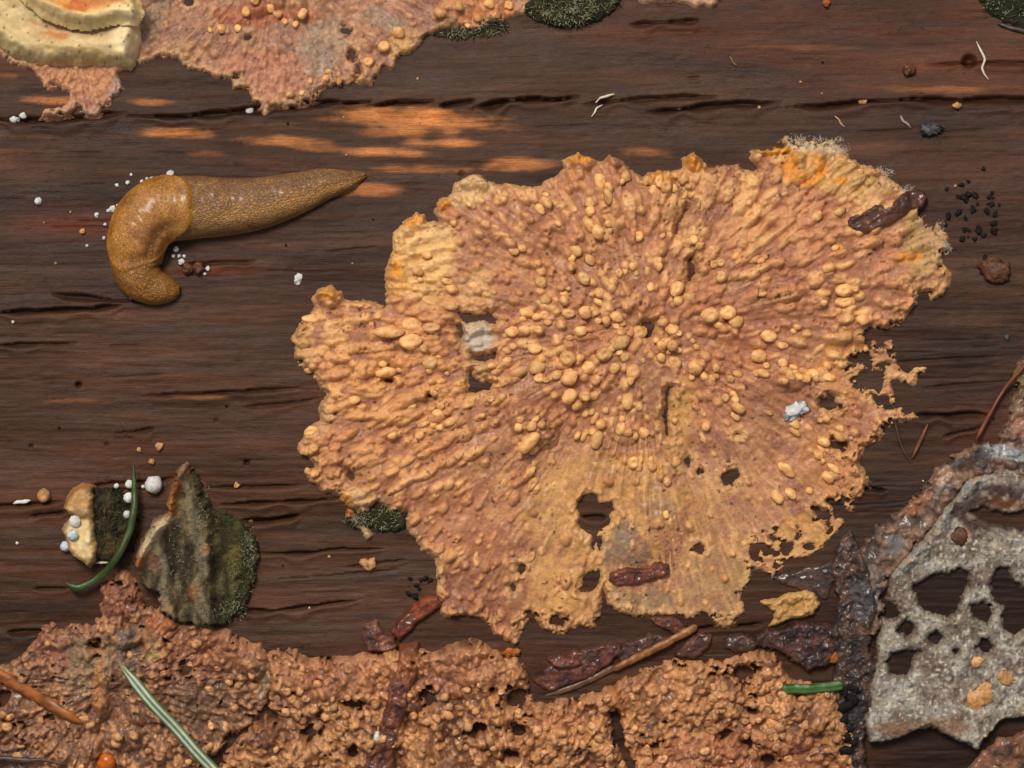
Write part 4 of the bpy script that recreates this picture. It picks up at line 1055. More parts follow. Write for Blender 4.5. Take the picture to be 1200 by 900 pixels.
def grey_fn(U, V, sd, g):
    r2 = np.random.default_rng(77)
    H = wood_low(U, V) + 2 + (8 + 9 * sstep(780, 860, V)) * roll(sd, 6) + 4 * fbm(U / 30, V / 30, 500, 3, .5) * sstep(0, 8, sd) + 1.0 * fbm(U / 5, V / 5, 504, 3) * sstep(0, 5, sd)
    p = Paint(U, V, S(146, 136, 124))
    n = fbm(U / 20, V / 20, 508, 4)
    p.mix(sstep(0, .4, n) * .8, S(178, 170, 156)); p.mix(sstep(0, .4, -n) * .8, S(108, 92, 78))
    p.mix(sstep(.1, .45, fbm(U / 13, V / 13, 516, 4)) * .55, S(124, 94, 70)); p.mix(sstep(.05, .4, fbm(U / 34, V / 34, 517, 3)) * .7, S(104, 82, 66)); p.mix(np.exp(-(np.clip(sd, 0, 99) / 9) ** 2) * sstep(-.2, .4, n) * .5, S(196, 190, 172))
    p.mix(sstep(.35, .7, vn(U / 3, V / 3, 512)) * .75, S(216, 210, 188)); p.mix(sstep(.35, .65, -vn(U / 3.4, V / 3.4, 513)) * .7, S(70, 58, 50))
    p.blob(1160, 595, 56, 34, S(62, 36, 26), 1.0, 0, .9); p.blob(1175, 590, 30, 8, S(120, 66, 30), .6, 10, 1.2)
    p.blob(1030, 690, 18, 60, S(128, 100, 84), .7, 10, 1.1); p.blob(1080, 850, 60, 12, S(128, 92, 62), .8, 0, 1.0); p.blob(1125, 627, 12, 12, S(176, 120, 84), .8, 0, .9)
    p.mix(np.exp(-(sd / 5) ** 2) * .55, S(104, 84, 66))
    # the waxy bluish ridge on the upper left shoulder
    L = [(1040, 664), (1062, 650), (1088, 622), (1108, 592), (1122, 572), (1140, 560)]
    d = np.full(U.shape, 1e9)
    for (a, b), (c, e) in zip(L[:-1], L[1:]):
        t = np.clip(((U - a) * (c - a) + (V - b) * (e - b)) / ((c - a) ** 2 + (e - b) ** 2), 0, 1)
        d = np.minimum(d, np.hypot(U - a - t * (c - a), V - b - t * (e - b)))
    rid = np.exp(-(d / 13) ** 2) * sstep(-.45, .35, fbm(U / 14, V / 14, 518, 4, .65))
    H += rid * (11 + 5 * fbm(U / 7, V / 7, 520, 3)) * sstep(-1, 5, sd)
    p.mix(rid * (.9 + .4 * n), S(158, 160, 158)); p.mix(rid * sstep(.05, .5, fbm(U / 9, V / 9, 524, 3)) * .9, S(190, 134, 92))
    B = np.zeros_like(H); Bm = np.zeros_like(H)
    for _ in range(300): stamp(B, *g, r2.uniform(1010, 1260), r2.uniform(560, 870), r2.uniform(2, 5), 1.2, r2.uniform(0, 3), r2.uniform(.6, 2.0), Bm)
    for k in range(90):
        q = r2.uniform(0, len(L) - 1.01); k0 = int(q); f_ = q - k0
        stamp(B, *g, L[k0][0] * (1 - f_) + L[k0 + 1][0] * f_ + r2.normal(0, 7), L[k0][1] * (1 - f_) + L[k0 + 1][1] * f_ + r2.normal(0, 7), r2.uniform(3, 6), 1.2, r2.uniform(0, 3), r2.uniform(2, 6), Bm)
    H += B * sstep(1, 5, sd); p.mix(Bm * .35, S(186, 174, 146))
    p.mix(sstep(0, -2.5, sd), S(46, 36, 30))
    return H, p.C
gp = patch('grey_crust', GP, 1.4, grey_fn, M['grey'], None, GH, (3.0, 9), 7, 530, True, ragged(2.5, 531))
tag(gp, 'pale grey porous crust riddled with dark holes right of the green needle stub', 'crust')
for (x, y, r, m) in [(1144, 773, 5.5, 'tan'), (1123, 628, 9, 'rust'), (1146, 817, 12, 'tan'), (1153, 806, 7, 'tan'), (1176, 792, 7, 'tan')]:
    lump('knob', GRAIN, M[m], x, y, r, gp, random.uniform(1, 1.5), None, .75, None, .6)

def lumpy_fn(th, c0, c1, c2, nb, box, br, seed, extra=()):
    def fn(U, V, sd, g):
        r2 = np.random.default_rng(seed)
        H = wood_low(U, V) - .5 + th * (1 + .5 * fbm(U / 20, V / 20, seed, 3)) * roll(sd, 7) + 1.6 * fbm(U / 7, V / 7, seed + 2, 3) * sstep(0, 6, sd)
        B = np.zeros_like(H); Bm = np.zeros_like(H)
        for _ in range(nb): stamp(B, *g, r2.uniform(box[0], box[2]), r2.uniform(box[1], box[3]), r2.uniform(*br), 1 + abs(r2.normal(0, .4)), r2.uniform(0, 3), r2.uniform(2, 6), Bm, .6)
        H += B * sstep(0, 5, sd)
        p = Paint(U, V, c0); n = fbm(U / 16, V / 16, seed + 5, 4)
        p.mix(sstep(0, .4, n) * .8, c1); p.mix(sstep(0, .4, -n) * .8, c2); p.mix(Bm * .5, c1)
        for b in extra: p.blob(*b)
        p.mix(sstep(0, -2.5, sd) * .8, S(50, 36, 28))
        return H, p.C
    return fn
rim = patch('crust_fungus', [(1003, 655), (1012, 632), (1030, 612), (1050, 600), (1072, 580), (1092, 560), (1100, 545), (1118, 532), (1140, 520), (1165, 515), (1180, 490), (1186, 455), (1196, 420), (1240, 400), (1280, 470), (1270, 560), (1200, 560),
     (1150, 560), (1126, 576), (1104, 604), (1082, 634), (1054, 660), (1040, 680), (1034, 720), (1022, 760), (1008, 730), (1000, 690)], 1.4,
    lumpy_fn(10, S(104, 78, 62), S(160, 122, 98), S(54, 42, 36), 800, (1000, 400, 1260, 760), (2.5, 5.5), 540,
    [(1180, 530, 40, 9, S(168, 172, 172), .8, 10, 1.1), (1192, 470, 14, 40, S(112, 88, 52), .8, 0, 1), (1195, 490, 14, 24, S(196, 140, 112), .6, 0, 1), (1080, 585, 30, 14, S(172, 112, 78), .7, -35, 1), (1045, 640, 20, 12, S(120, 118, 116), .8, -40, 1.2), (1020, 690, 16, 30, S(116, 108, 104), .7, 0, 1.2), (1100, 575, 20, 8, S(150, 150, 148), .7, -50, 1.2), (1130, 545, 30, 8, S(80, 64, 54), .8, 0, 1), (1150, 530, 14, 8, S(60, 60, 66), .8, 0, .8), (1105, 560, 8, 16, S(202, 168, 140), .7, 30, 1)]),
    M['crust_low'], None, (), (4, 9), 4.5, 548, True, ragged(14, 549, 12))
tag(rim, 'brown lumpy crust fungus with bluish white bloom above the grey porous crust', 'fungus', 'crust fungi on the log')
brc = patch('crust_fungus', [(1130, 905), (1150, 884), (1170, 866), (1200, 856), (1290, 866), (1290, 990), (1100, 1000), (1040, 940), (1090, 908)], 1.5,
    lumpy_fn(8, S(120, 78, 54), S(160, 108, 76), S(64, 42, 32), 160, (1040, 850, 1280, 990), (2.5, 5), 556), M['crust_low'], None, (), (4, 9), 4.5, 560)
tag(brc, 'dark brown lumpy crust fungus below the grey porous crust', 'fungus', 'crust fungi on the log')

# ------------------------------------------------------------------ moss fibres
def moss_mesh(name, spots, n, L, w, seed, lift=0.0, lean=0.9):
    """thin tapering leaflets scattered over (u, v, ru, rv) spots"""
    r2 = np.random.default_rng(seed); V = []; F = []
    for _ in range(n):
        cu, cv, ru, rv = spots[r2.integers(len(spots))]
        a = r2.uniform(0, 6.283); q = math.sqrt(r2.random())
        u, v = cu + ru * q * math.cos(a), cv + rv * q * math.sin(a)
        h = float(top(u, v)) - 1 + lift
        d = r2.uniform(0, 6.283); l_ = L * r2.uniform(.5, 1.3); up = r2.uniform(.25, 1.0) * lean
        px, py = -math.sin(d), math.cos(d); ww = w * r2.uniform(.6, 1.2)
        b = len(V)
        for t, k, hh in ((0, 1, 0), (.5, .9, up * .6), (1, .05, up * .75)):
            cx, cy = u + math.cos(d) * l_ * t, v + math.sin(d) * l_ * t
            V.append((cx + px * ww * k, cy + py * ww * k, h + hh * l_)); V.append((cx - px * ww * k, cy - py * ww * k, h + hh * l_))
            V.append((cx, cy, h + hh * l_ + ww * .7 * k))
        for s in (0, 3):
            F += [(b + s, b + s + 3, b + s + 5, b + s + 2), (b + s + 2, b + s + 5, b + s + 4, b + s + 1), (b + s + 1, b + s + 4, b + s + 3, b + s)]
    V = np.array(V)
    return mesh_from(name, pos(V[:, 0], V[:, 1], V[:, 2]), np.array(F))

def moss_patch(poly, spots, n, label, seed, th=8, tips=.3):
    def fn(U, V, sd, g):
        H = wood_low(U, V) - .5 + th * (1 + .6 * fbm(U / 9, V / 9, seed, 3)) * roll(sd, 8)
        return H, Paint(U, V, S(40, 38, 24)).C
    o = patch('moss', poly, 1.8, fn, M['mossbase'], None, (), (4, 8), 4, seed)
    tag(o, label, 'moss', None, 'stuff')
    f = add('moss_leaves', moss_mesh('moss_leaves', spots, n, 7, .8, seed + 1), M['moss'], o); f['kind'] = 'stuff'
    f = add('moss_tips', moss_mesh('moss_tips', spots, int(n * tips), 5, .55, seed + 2, 3), M['mosstip'], o); f['kind'] = 'stuff'
    return o
moss_patch([(612, 2), (640, -20), (720, -30), (735, -6), (722, 12), (700, 24), (680, 30), (660, 33), (640, 28), (624, 20)], [(660, 12, 42, 16), (690, 4, 36, 16), (664, 22, 30, 9)], 750,
           'dark olive moss tuft touching the end of the upper pink crust', 600)
moss_patch([(505, 43), (520, 34), (540, 32), (556, 37), (575, 32), (590, 20), (598, 24), (588, 36), (570, 42), (550, 44), (528, 42)], [(530, 38, 22, 5), (578, 32, 18, 8), (552, 40, 26, 4)], 260,
           'thin line of dark moss under the lobed edge of the upper crust', 610, 5)
moss_patch([(404, 604), (425, 600), (445, 592), (462, 598), (476, 606), (478, 620), (462, 626), (444, 622), (428, 616), (410, 614)], [(450, 608, 26, 13), (416, 607, 14, 7)], 420,
           'small green moss tuft poking out below the big crust fungus', 620, 6)
moss_patch([(1140, -30), (1250, -40), (1260, 30), (1215, 38), (1180, 28), (1160, 18), (1145, 6)], [(1190, 8, 40, 18), (1225, 10, 30, 24)], 420, 'dark moss beside the short black twig and knot hole', 630, 6)

M['mycelium'] = mat_plain('mycelium', [(0.3, S(206, 182, 138)), (0.65, S(238, 226, 200))], 900, 0.6, 0.2, 0.0001, 0.3, 0.2, 0.1)
f = add('mycelium_fringe', moss_mesh('mycelium_fringe', [(930, 164, 16, 6), (955, 167, 26, 7), (982, 172, 14, 9), (1036, 204, 9, 9), (1062, 224, 9, 5), (1100, 275, 8, 20), (1108, 290, 7, 7), (970, 178, 22, 8)], 900, 5, .28, 632, .5, .3), M['mycelium'], big); f['kind'] = 'stuff'

# ------------------------------------------------------------------ mossy brackets on the left
def mossyA(U, V, sd, g):
    H = wood_low(U, V) + 22 * roll(sd, 12) * (1 - .5 * sstep(125, 165, U)) + 6 * fbm(U / 11, V / 11, 640, 4, .6) * sstep(0, 6, sd)
    p = Paint(U, V, S(52, 44, 28)); n = fbm(U / 8, V / 8, 643, 3)
    p.mix(sstep(0, .4, n) * .8, S(92, 80, 50)); p.mix(sstep(.1, .5, -n) * .8, S(28, 24, 18)); p.blob(140, 640, 22, 12, S(96, 64, 40), .7, 0, 1.1)
    return H, p.C
def mossyA_face(U, V, sd, g):
    H = wood_low(U, V) + 8 + 24 * roll(sd, 8) - 5 * np.exp(-((V - 608) / 5) ** 2) + 3 * fbm(U / 9, V / 9, 646, 3)
    p = Paint(U, V, S(222, 190, 132)); n = fbm(U / 9, V / 12, 649, 3)
    p.blob(98, 582, 22, 18, S(186, 132, 76), .8, 0, 1.0); p.mix(sstep(.05, .4, n) * .7, S(242, 220, 170)); p.blob(96, 600, 18, 7, S(120, 84, 52), .8, 0, .8)
    p.mix(np.exp(-(sd / 4) ** 2) * .7, S(150, 96, 52))
    return H, p.C
ma = bpy.data.objects.new('bracket_fungus', None); COL.objects.link(ma)
tag(ma, 'small dark mossy bracket with a cream pore face under the curved green needle', 'fungus', 'mossy brackets')
patch('mossy_cap', [(106, 572), (128, 568), (150, 576), (164, 590), (165, 620), (156, 645), (140, 660), (118, 660), (108, 640)], 1.3, mossyA, M['mossy'], ma, (), (5, 8), 4.5, 650, True, ragged(9, 651, 7))
patch('pore_face', [(76, 595), (79, 584), (88, 572), (96, 567), (109, 569), (113, 581), (112, 598), (114, 613), (117, 637), (113, 655), (106, 664), (94, 654), (82, 640), (75, 621), (80, 611), (86, 604)], 1.2, mossyA_face, M['bracket'], ma, (), (2.2, 7), 4.5, 652)
f = add('moss_leaves', moss_mesh('moss_leaves', [(135, 610, 22, 40), (150, 600, 14, 26)], 260, 6, .7, 655), M['moss'], ma); f['kind'] = 'stuff'

MB = [(219, 539), (226, 549), (237, 573), (247, 592), (263, 597), (290, 611), (301, 627), (303, 650), (300, 676), (291, 694), (285, 712), (264, 732), (237, 733), (210, 727), (189, 714), (184, 694), (167, 682), (156, 655), (165, 635), (178, 612), (194, 602), (199, 575), (207, 549)]
RIM = [(220, 544), (213, 555), (206, 577), (201, 603), (186, 617), (174, 638), (166, 656)]
def mossyB(U, V, sd, g):
    d = np.full(U.shape, 1e9)
    for (a, b), (c, e) in zip(RIM[:-1], RIM[1:]):
        t = np.clip(((U - a) * (c - a) + (V - b) * (e - b)) / ((c - a) ** 2 + (e - b) ** 2), 0, 1)
        d = np.minimum(d, np.hypot(U - a - t * (c - a), V - b - t * (e - b)))
    fold = np.sin((U - 0.16 * (V - 540)) / 6.5 + 1.5 * fbm(U / 30, V / 30, 660, 2))
    stp = sstep(-5, 5, U - 246 - .05 * (V - 600) - 3 * fbm(U / 10, V / 10, 661, 2))
    H = wood_low(U, V) + 44 * roll(sd, 7) * (0.5 + .5 * np.exp(-d / 60)) * (1 - .5 * stp) + 8 * np.exp(-((U - 246 - .05 * (V - 600)) / 7) ** 2) * sstep(0, 8, sd) + 13 * np.exp(-(d / 5) ** 2) + 4.0 * fold * sstep(4, 14, sd) + 3.5 * fbm(U / 11, V / 11, 664, 4, .6) * sstep(0, 8, sd)
    p = Paint(U, V, S(92, 80, 56)); n = fbm(U / 7, V / 22, 668, 4)
    p.mix(sstep(0, .4, n) * .85, S(138, 120, 86)); p.mix(sstep(0, .4, -n) * .85, S(58, 50, 32))
    p.mix(sstep(240, 275, U + 8 * n) * .75, S(58, 60, 30)); p.blob(275, 650, 12, 24, S(128, 112, 54), .6, 0, 1.2)
    p.blob(232, 690, 8, 18, S(150, 90, 42), .8, 0, .9); p.blob(243, 640, 6, 8, S(204, 146, 108), .9, 0, .7); p.blob(187, 655, 10, 24, S(150, 112, 86), .8, 0, 1.1)
    p.blob(195, 705, 10, 20, S(200, 150, 112), .8, -30, .9)
    p.mix(np.exp(-(d / 7) ** 2), S(168, 106, 60)); p.mix(np.exp(-(np.clip(d - 2.5, 0, 99) / 4) ** 2) * sstep(596, 608, V) * (1 - sstep(634, 652, V)) * 1.0, S(240, 212, 168)); p.mix(sstep(.5, .8, fold) * (1 - stp) * .45, S(166, 152, 122)); p.mix(stp * sstep(.1, .5, n) * .5, S(112, 108, 54))
    p.mix(np.exp(-(d / 5) ** 2) * np.exp(-((V - 588) / 9) ** 2), S(206, 140, 64)); p.mix(np.exp(-(d / 5) ** 2) * np.exp(-((V - 540) / 6) ** 2), S(204, 166, 132))
    return H, p.C
mb = patch('bracket_fungus', MB, 1.2, mossyB, M['mossy'], None, (), (4.2, 7), 4.5, 670, True, ragged(6, 671, 7))
tag(mb, 'upright folded mossy bracket with a torn brown rim, right of the curved green needle', 'fungus', 'mossy brackets')
f = add('moss_leaves', moss_mesh('moss_leaves', [(278, 660, 20, 56), (288, 650, 12, 38), (262, 710, 22, 18), (262, 612, 12, 14)], 560, 6, .6, 676), M['moss'], mb); f['kind'] = 'stuff'
f = add('moss_tips', moss_mesh('moss_tips', [(284, 670, 16, 50), (270, 715, 20, 14), (240, 600, 6, 40), (225, 640, 26, 60), (292, 640, 8, 26)], 420, 4, .45, 679, 2), M['mosstip'], mb); f['kind'] = 'stuff'

# ------------------------------------------------------------------ bark flakes
def flake(name, poly, th, c0, c1, c2, label, seed, warp=(2.2, 8), wrink=2.2, extra=(), group='wet bark flakes'):
    def fn(U, V, sd, g):
        base = top(U, V)
        # bridge over the relief below instead of copying it
        cu, cv = np.mean(poly, 0)
        sm = float(np.median(top(np.array([p[0] for p in poly]), np.array([p[1] for p in poly])))) 
        H = .45 * base + .55 * sm + (th * (1 + .35 * fbm(U / 16, V / 16, seed, 3))) * roll(sd, 5) + wrink * fbm(U / 7, V / 7, seed + 3, 4, .6) * sstep(0, 6, sd)
        H = np.where(sd < 0, H + sd * 3.2, H)
        p = Paint(U, V, c0); n = fbm(U / 9, V / 9, seed + 6, 4)
        p.mix(sstep(0, .4, n) * .8, c1); p.mix(sstep(0, .4, -n) * .8, c2)
        for b in extra: p.blob(*b)
        return H, p.C
    o = patch(name, poly, 1.2, fn, M['bark'], None, (), warp, 4.0, seed)
    return tag(o, label, 'bark', group)
R0, R1, R2 = S(98, 48, 34), S(124, 66, 46), S(66, 32, 26)
flake('bark_flake', [(991, 262), (996, 255), (1010, 250), (1022, 241), (1032, 242), (1036, 247), (1050, 235), (1060, 226), (1072, 222), (1082, 225), (1086, 234), (1080, 245), (1065, 247), (1055, 257), (1042, 266), (1025, 269), (1012, 276), (1000, 274), (992, 269)],
      8, S(92, 50, 34), S(112, 64, 44), S(70, 36, 28), 'long reddish brown bark flake lying across the upper right edge of the big crust', 700, (1.8, 8), 1.6)
flake('bark_flake', [(714, 672), (727, 665), (745, 666), (760, 665), (769, 657), (783, 661), (783, 672), (763, 679), (745, 685), (723, 687), (714, 679)], 9, S(108, 48, 32), S(134, 66, 44), S(70, 30, 24),
      'knobbly red bark flake on the grey lower part of the big crust', 706, (1.8, 7), 3.2)
flake('bark_flake', [(513, 696), (523, 700), (516, 712), (495, 726), (478, 742), (467, 752), (457, 740), (467, 726), (481, 712), (499, 700)], 9, S(132, 58, 26), S(164, 80, 36), S(84, 34, 20), 'bright rust bark flake leaning into the lower left edge of the big crust', 712)
flake('bark_flake', [(429, 731), (443, 728), (450, 740), (464, 745), (466, 756), (455, 763), (429, 762), (422, 745)], 13, S(112, 62, 48), S(160, 108, 84), S(72, 38, 34), 'glossy knotted brown bark crumb at the end of the bright rust flake', 718, (2, 6), 4)
flake('bark_strip', [(470, 756), (490, 753), (491, 781), (480, 802), (477, 823), (470, 848), (461, 865), (462, 910), (456, 950), (430, 950), (431, 879), (445, 858), (450, 830), (455, 802), (466, 777)], 9, S(112, 58, 38), S(140, 80, 52), S(74, 38, 30),
      'long knobbly brown bark strip running down over the granular crust', 724, (2.4, 8), 4.0, [(478, 775, 16, 26, S(176, 106, 56), .8, 0, .8)])
flake('bark_flake', [(624, 797), (636, 784), (653, 771), (672, 764), (690, 758), (712, 754), (727, 753), (730, 765), (712, 780), (683, 795), (660, 804), (642, 810)], 7, S(98, 52, 36), S(126, 72, 50), S(62, 34, 28), 'broad crumbly red bark flake beside the tan twig', 730, (3, 8), 3.6)
flake('bark_flake', [(640, 772), (656, 765), (676, 770), (682, 778), (664, 780), (648, 780)], 8, S(104, 56, 40), S(130, 76, 54), S(66, 34, 26), 'small red bark chip lying on the broad crumbly flake', 736, (2, 7), 3)
flake('bark_flake', [(758, 723), (785, 720), (807, 729), (800, 741), (785, 742), (771, 736)], 7, S(104, 54, 38), S(128, 72, 48), S(66, 34, 26), 'red bark chip above the tip of the tan twig', 742, (2.4, 7), 3)
flake('bark_flake', [(796, 756), (818, 740), (835, 745), (834, 760), (815, 770), (789, 768)], 7, S(88, 48, 38), S(112, 66, 50), S(58, 32, 26), 'dark red bark chip under the tip of the tan twig', 748, (2.4, 7), 3)
flake('bark_crumbs', [(877, 745), (910, 736), (930, 730), (958, 727), (983, 734), (981, 760), (969, 778), (947, 786), (925, 775), (910, 758), (884, 757)], 12, S(74, 42, 34), S(98, 58, 46), S(40, 24, 20), 'dark crumbling bark clump between the grey crust and granular crust', 754, (4, 8), 5.0)
flake('bark_flake', [(978, 640), (996, 622), (1012, 640), (1022, 672), (1026, 710), (1018, 750), (1024, 790), (1014, 830), (1012, 870), (1018, 905), (1000, 915), (992, 870), (984, 830), (976, 806), (984, 770), (974, 735), (984, 700), (976, 670)], 7, S(70, 48, 38), S(112, 80, 62), S(38, 27, 24),
      'dark wet bark sliver along the left side of the grey porous crust', 760, (5, 10), 5.5, [(1000, 820, 14, 40, S(30, 24, 22), .8, 0, 1), (1008, 700, 12, 30, S(96, 92, 90), .7, 0, 1.2)])
flake('bark_flake', [(735, 748), (760, 742), (790, 748), (786, 760), (760, 764), (744, 772), (728, 776), (722, 764)], 6, S(80, 46, 36), S(108, 66, 50), S(52, 30, 25), 'dull red bark chip hidden half under the tan twig', 770, (3, 8), 3.4)
flake('bark_flake', [(850, 748), (872, 742), (890, 752), (884, 764), (862, 766), (846, 760)], 6, S(72, 44, 35), S(100, 62, 48), S(46, 28, 24), 'small dark bark chip left of the dark crumbling bark', 776, (3, 8), 3.4)
flake('bark_flake', [(900, 700 - 24), (962, 662), (992, 650), (996, 668), (975, 684), (968, 702), (940, 690)], 3, S(74, 50, 38), S(92, 64, 48), S(50, 34, 28), 'flat brown wood splinter right of the big crust\'s torn lower lobe', 766, (3, 9), 2.0)

# ------------------------------------------------------------------ needles, twigs, hairs
def strand(name, pts, hw, mat, cfun, label=None, cat=None, group=None, parent=None, flat=.6, lift=0.0, n=60, ns=10, taper=(.25, .25), wob=0.0, seed=1, follow=.6):
    P = np.array(pts, float)
    seg = np.r_[0, np.cumsum(np.hypot(*np.diff(P, axis=0).T))]
    t = np.linspace(0, seg[-1], n)
    # Catmull-Rom through the points
    def cr(k):
        out = np.interp(t, seg, P[:, k])
        for _ in range(3 if len(P) > 2 else 0):
            out[1:-1] = .25 * out[:-2] + .5 * out[1:-1] + .25 * out[2:]
        return out
    u, v = cr(0), cr(1)
    s = t / seg[-1]
    w = hw * np.clip(np.minimum(1, np.minimum(.12 + s / max(taper[0], 1e-3), .12 + (1 - s) / max(taper[1], 1e-3))), 0, 1) ** .7
    w = w * (1 + wob * vn(t / (hw * 3), t * 0, seed))
    h = top(u, v); hm = np.maximum.accumulate(h)
    k = max(3, n // 8) | 1
    hp = np.pad(h, k // 2, 'edge'); sm = np.array([hp[i:i + k].max() for i in range(n)])
    sm = np.convolve(np.pad(sm, k // 2, 'edge'), np.ones(k) / k, 'valid')
    h = follow * sm + (1 - follow) * h.max() + lift + w * flat * .55
    du, dv = np.gradient(u), np.gradient(v); L = np.hypot(du, dv) + 1e-9
    a = np.linspace(0, 2 * np.pi, ns, endpoint=False)
    ca, sa = np.cos(a), np.sin(a)
    UU = u[:, None] - (dv / L)[:, None] * w[:, None] * ca; VV = v[:, None] + (du / L)[:, None] * w[:, None] * ca
    HH = h[:, None] + w[:, None] * flat * sa
    idx = np.arange(n * ns).reshape(n, ns)
    q = np.stack([idx[:-1], np.roll(idx[:-1], -1, 1), np.roll(idx[1:], -1, 1), idx[1:]], -1).reshape(-1, 4)
    C = cfun(np.repeat(s[:, None], ns, 1), np.repeat(ca[None], n, 0), np.repeat(t[:, None], ns, 1))
    X = pos(UU, VV, HH).reshape(-1, 3)
    caps = [[idx[0, i], idx[0, (i + 1) % ns], idx[0, (ns - 1)], idx[0, (ns - 1)]] for i in range(0)]
    me = mesh_from(name, X, q, C.reshape(-1, 3))
    o = add(name, me, mat, parent)
    if label: tag(o, label, cat, group)
    return o
def two(c0, c1, sc=6.0, seed=800, mid=None, midw=.25, tip=None):
    def f(s, x, t):
        n = fbm(t / sc, x * 1.3 + 4, seed, 3)
        w = sstep(-.4, .4, n)[..., None]
        C = np.asarray(c0) * (1 - w) + np.asarray(c1) * w
        if mid is not None:
            m = np.exp(-((np.abs(x) - .42) / midw) ** 2)[..., None]
            C = C * (1 - m) + np.asarray(mid) * m
        if tip is not None:
            k = np.clip(1 - s / .07, 0, 1)[..., None]; C = C * (1 - k) + np.asarray(tip) * k
        return C
    return f
strand('conifer_needle', [(158, 544), (159, 568), (160, 589), (155, 619), (143, 645), (127, 667), (109, 680), (92, 687), (79, 681)], 4.4, M['needle'], two(S(40, 56, 20), S(62, 82, 32), 20, 801),
       'curved dark green conifer needle draped between the mossy brackets', 'needle', 'fallen conifer needles', None, .7, 4, 70, 10, (.25, .06), follow=.4)
strand('conifer_needle', [(143, 773), (172, 807), (203, 842), (232, 875), (258, 903), (290, 938)], 6.6, M['needle'], two(S(70, 96, 50), S(92, 116, 66), 20, 804, S(206, 216, 196), .2, S(150, 110, 50)),
       'straight pale green conifer needle with white bands on the pink crust', 'needle', 'fallen conifer needles', None, .35, 2, 70, 32, (.14, .05))
strand('conifer_needle', [(915, 804), (940, 804), (965, 803), (987, 799)], 6.0, M['needle'], two(S(44, 72, 26), S(62, 96, 40), 14, 807, S(96, 134, 70), .14),
       'short bright green needle stub below the dark crumbling bark', 'needle', 'fallen conifer needles', None, .45, 1, 40, 24, (.03, .02))
strand('conifer_needle', [(-70, 750), (-30, 770), (0, 787), (25, 801), (50, 816), (75, 830), (98, 843)], 6.5, M['needle'], two(S(104, 54, 20), S(166, 96, 42), 10, 810),
       'dead orange brown needle half sunk in the ragged crust', 'needle', 'fallen conifer needles', None, .5, 0, 60, 12, (.05, .1), .12)
strand('twig', [(716, 785), (745, 770), (780, 752), (817, 733)], 4.6, M['needle'], two(S(112, 66, 32), S(168, 112, 60), 6, 813), 'short tan twig lying slanted over the rust bark flakes', 'twig', None, None, .8, 1, 50, 10, (.08, .03), .12)
strand('twig', [(640, 815), (675, 804), (705, 790), (722, 780)], 4.0, M['needle'], two(S(84, 56, 40), S(112, 78, 56), 8, 815), 'dull brown splinter continuing below the tan twig', 'twig', None, None, .5, 0, 40, 8, (.2, .1), .15)
strand('stalk', [(1143, 515), (1156, 490), (1171, 463), (1186, 443), (1200, 427), (1230, 392)], 2.3, M['needle'], two(S(92, 46, 24), S(126, 70, 38), 12, 816), 'thin straight red brown stalk above the bluish white bloom', 'twig', 'thin stalks', None, .9, 3, 50, 8, (.05, .05))
strand('stalk', [(1048, 492), (1055, 519), (1061, 532), (1067, 542)], 1.7, M['needle'], two(S(74, 44, 28), S(96, 60, 38), 12, 819), 'thin dark stalk hanging from the torn right tip of the big crust', 'twig', 'thin stalks', None, .9, 1, 40, 8)
strand('stalk', [(1087, 497), (1076, 522), (1068, 538)], 2.2, M['needle'], two(S(88, 50, 28), S(122, 76, 42), 12, 822), 'short brown stalk meeting the thin dark stalk in a V', 'twig', 'thin stalks', None, .9, 1, 40, 8)
strand('twig', [(1169, 27), (1184, 33), (1202, 37), (1240, 40)], 3.4, M['needle'], two(S(38, 30, 26), S(66, 54, 46), 8, 825), 'short black twig at the edge of the moss near the knot hole', 'twig', None, None, .8, 0, 40, 8, (.1, .1), .2)
strand('rootlet', [(-30, 892), (5, 884), (30, 887), (52, 886), (80, 889)], 3.0, M['needle'], two(S(48, 36, 32), S(92, 66, 52), 8, 828), 'dark thin rootlet across the ragged crust below the dead needle', 'root', None, None, .8, 1, 50, 8, (.1, .4), .25)
WH = two(S(196, 178, 150), S(226, 214, 194), 10, 831)
strand('pale_hair', [(1144, 49), (1147, 56), (1151, 64), (1154, 71), (1150, 81), (1153, 88), (1158, 94)], 1.5, M['needle'], WH, 'kinked cream hair beside the round knot hole', 'hair', 'pale hairs on the wood', None, .9, 2, 50, 6, (.3, .3))
strand('pale_hair', [(698, 120), (703, 115), (711, 113), (720, 110)], 1.7, M['needle'], WH, 'short cream curl lying in the long crack', 'hair', 'pale hairs on the wood', None, .8, 4, 30, 6, (.3, .3), .3)
strand('pale_hair', [(693, 137), (697, 132), (699, 127), (706, 123)], 1.3, M['needle'], WH, 'short cream bristle just under the curl in the long crack', 'hair', 'pale hairs on the wood', None, .8, 2, 30, 6, (.3, .3), .3)
strand('pale_hair', [(978, 136), (983, 140), (985, 145), (990, 149)], 1.2, M['needle'], two(S(168, 130, 92), S(196, 160, 120), 8, 833), 'tiny tan bristle above the frilled corner of the big crust', 'hair', 'pale hairs on the wood', None, .8, 1, 20, 6)
strand('pale_hair', [(855, 65), (858, 70), (859, 73), (864, 77)], 1.4, M['needle'], two(S(110, 86, 46), S(140, 112, 62), 8, 834), 'tiny olive bristle on the bare wood under the upper pink sliver', 'hair', 'pale hairs on the wood', None, .8, 1, 20, 6)
strand('pale_hair', [(113, 659), (122, 657), (134, 656)], 1.5, M['needle'], WH, 'white thread at the foot of the small cream pore face', 'hair', 'pale hairs on the wood', None, .8, 2, 30, 6)
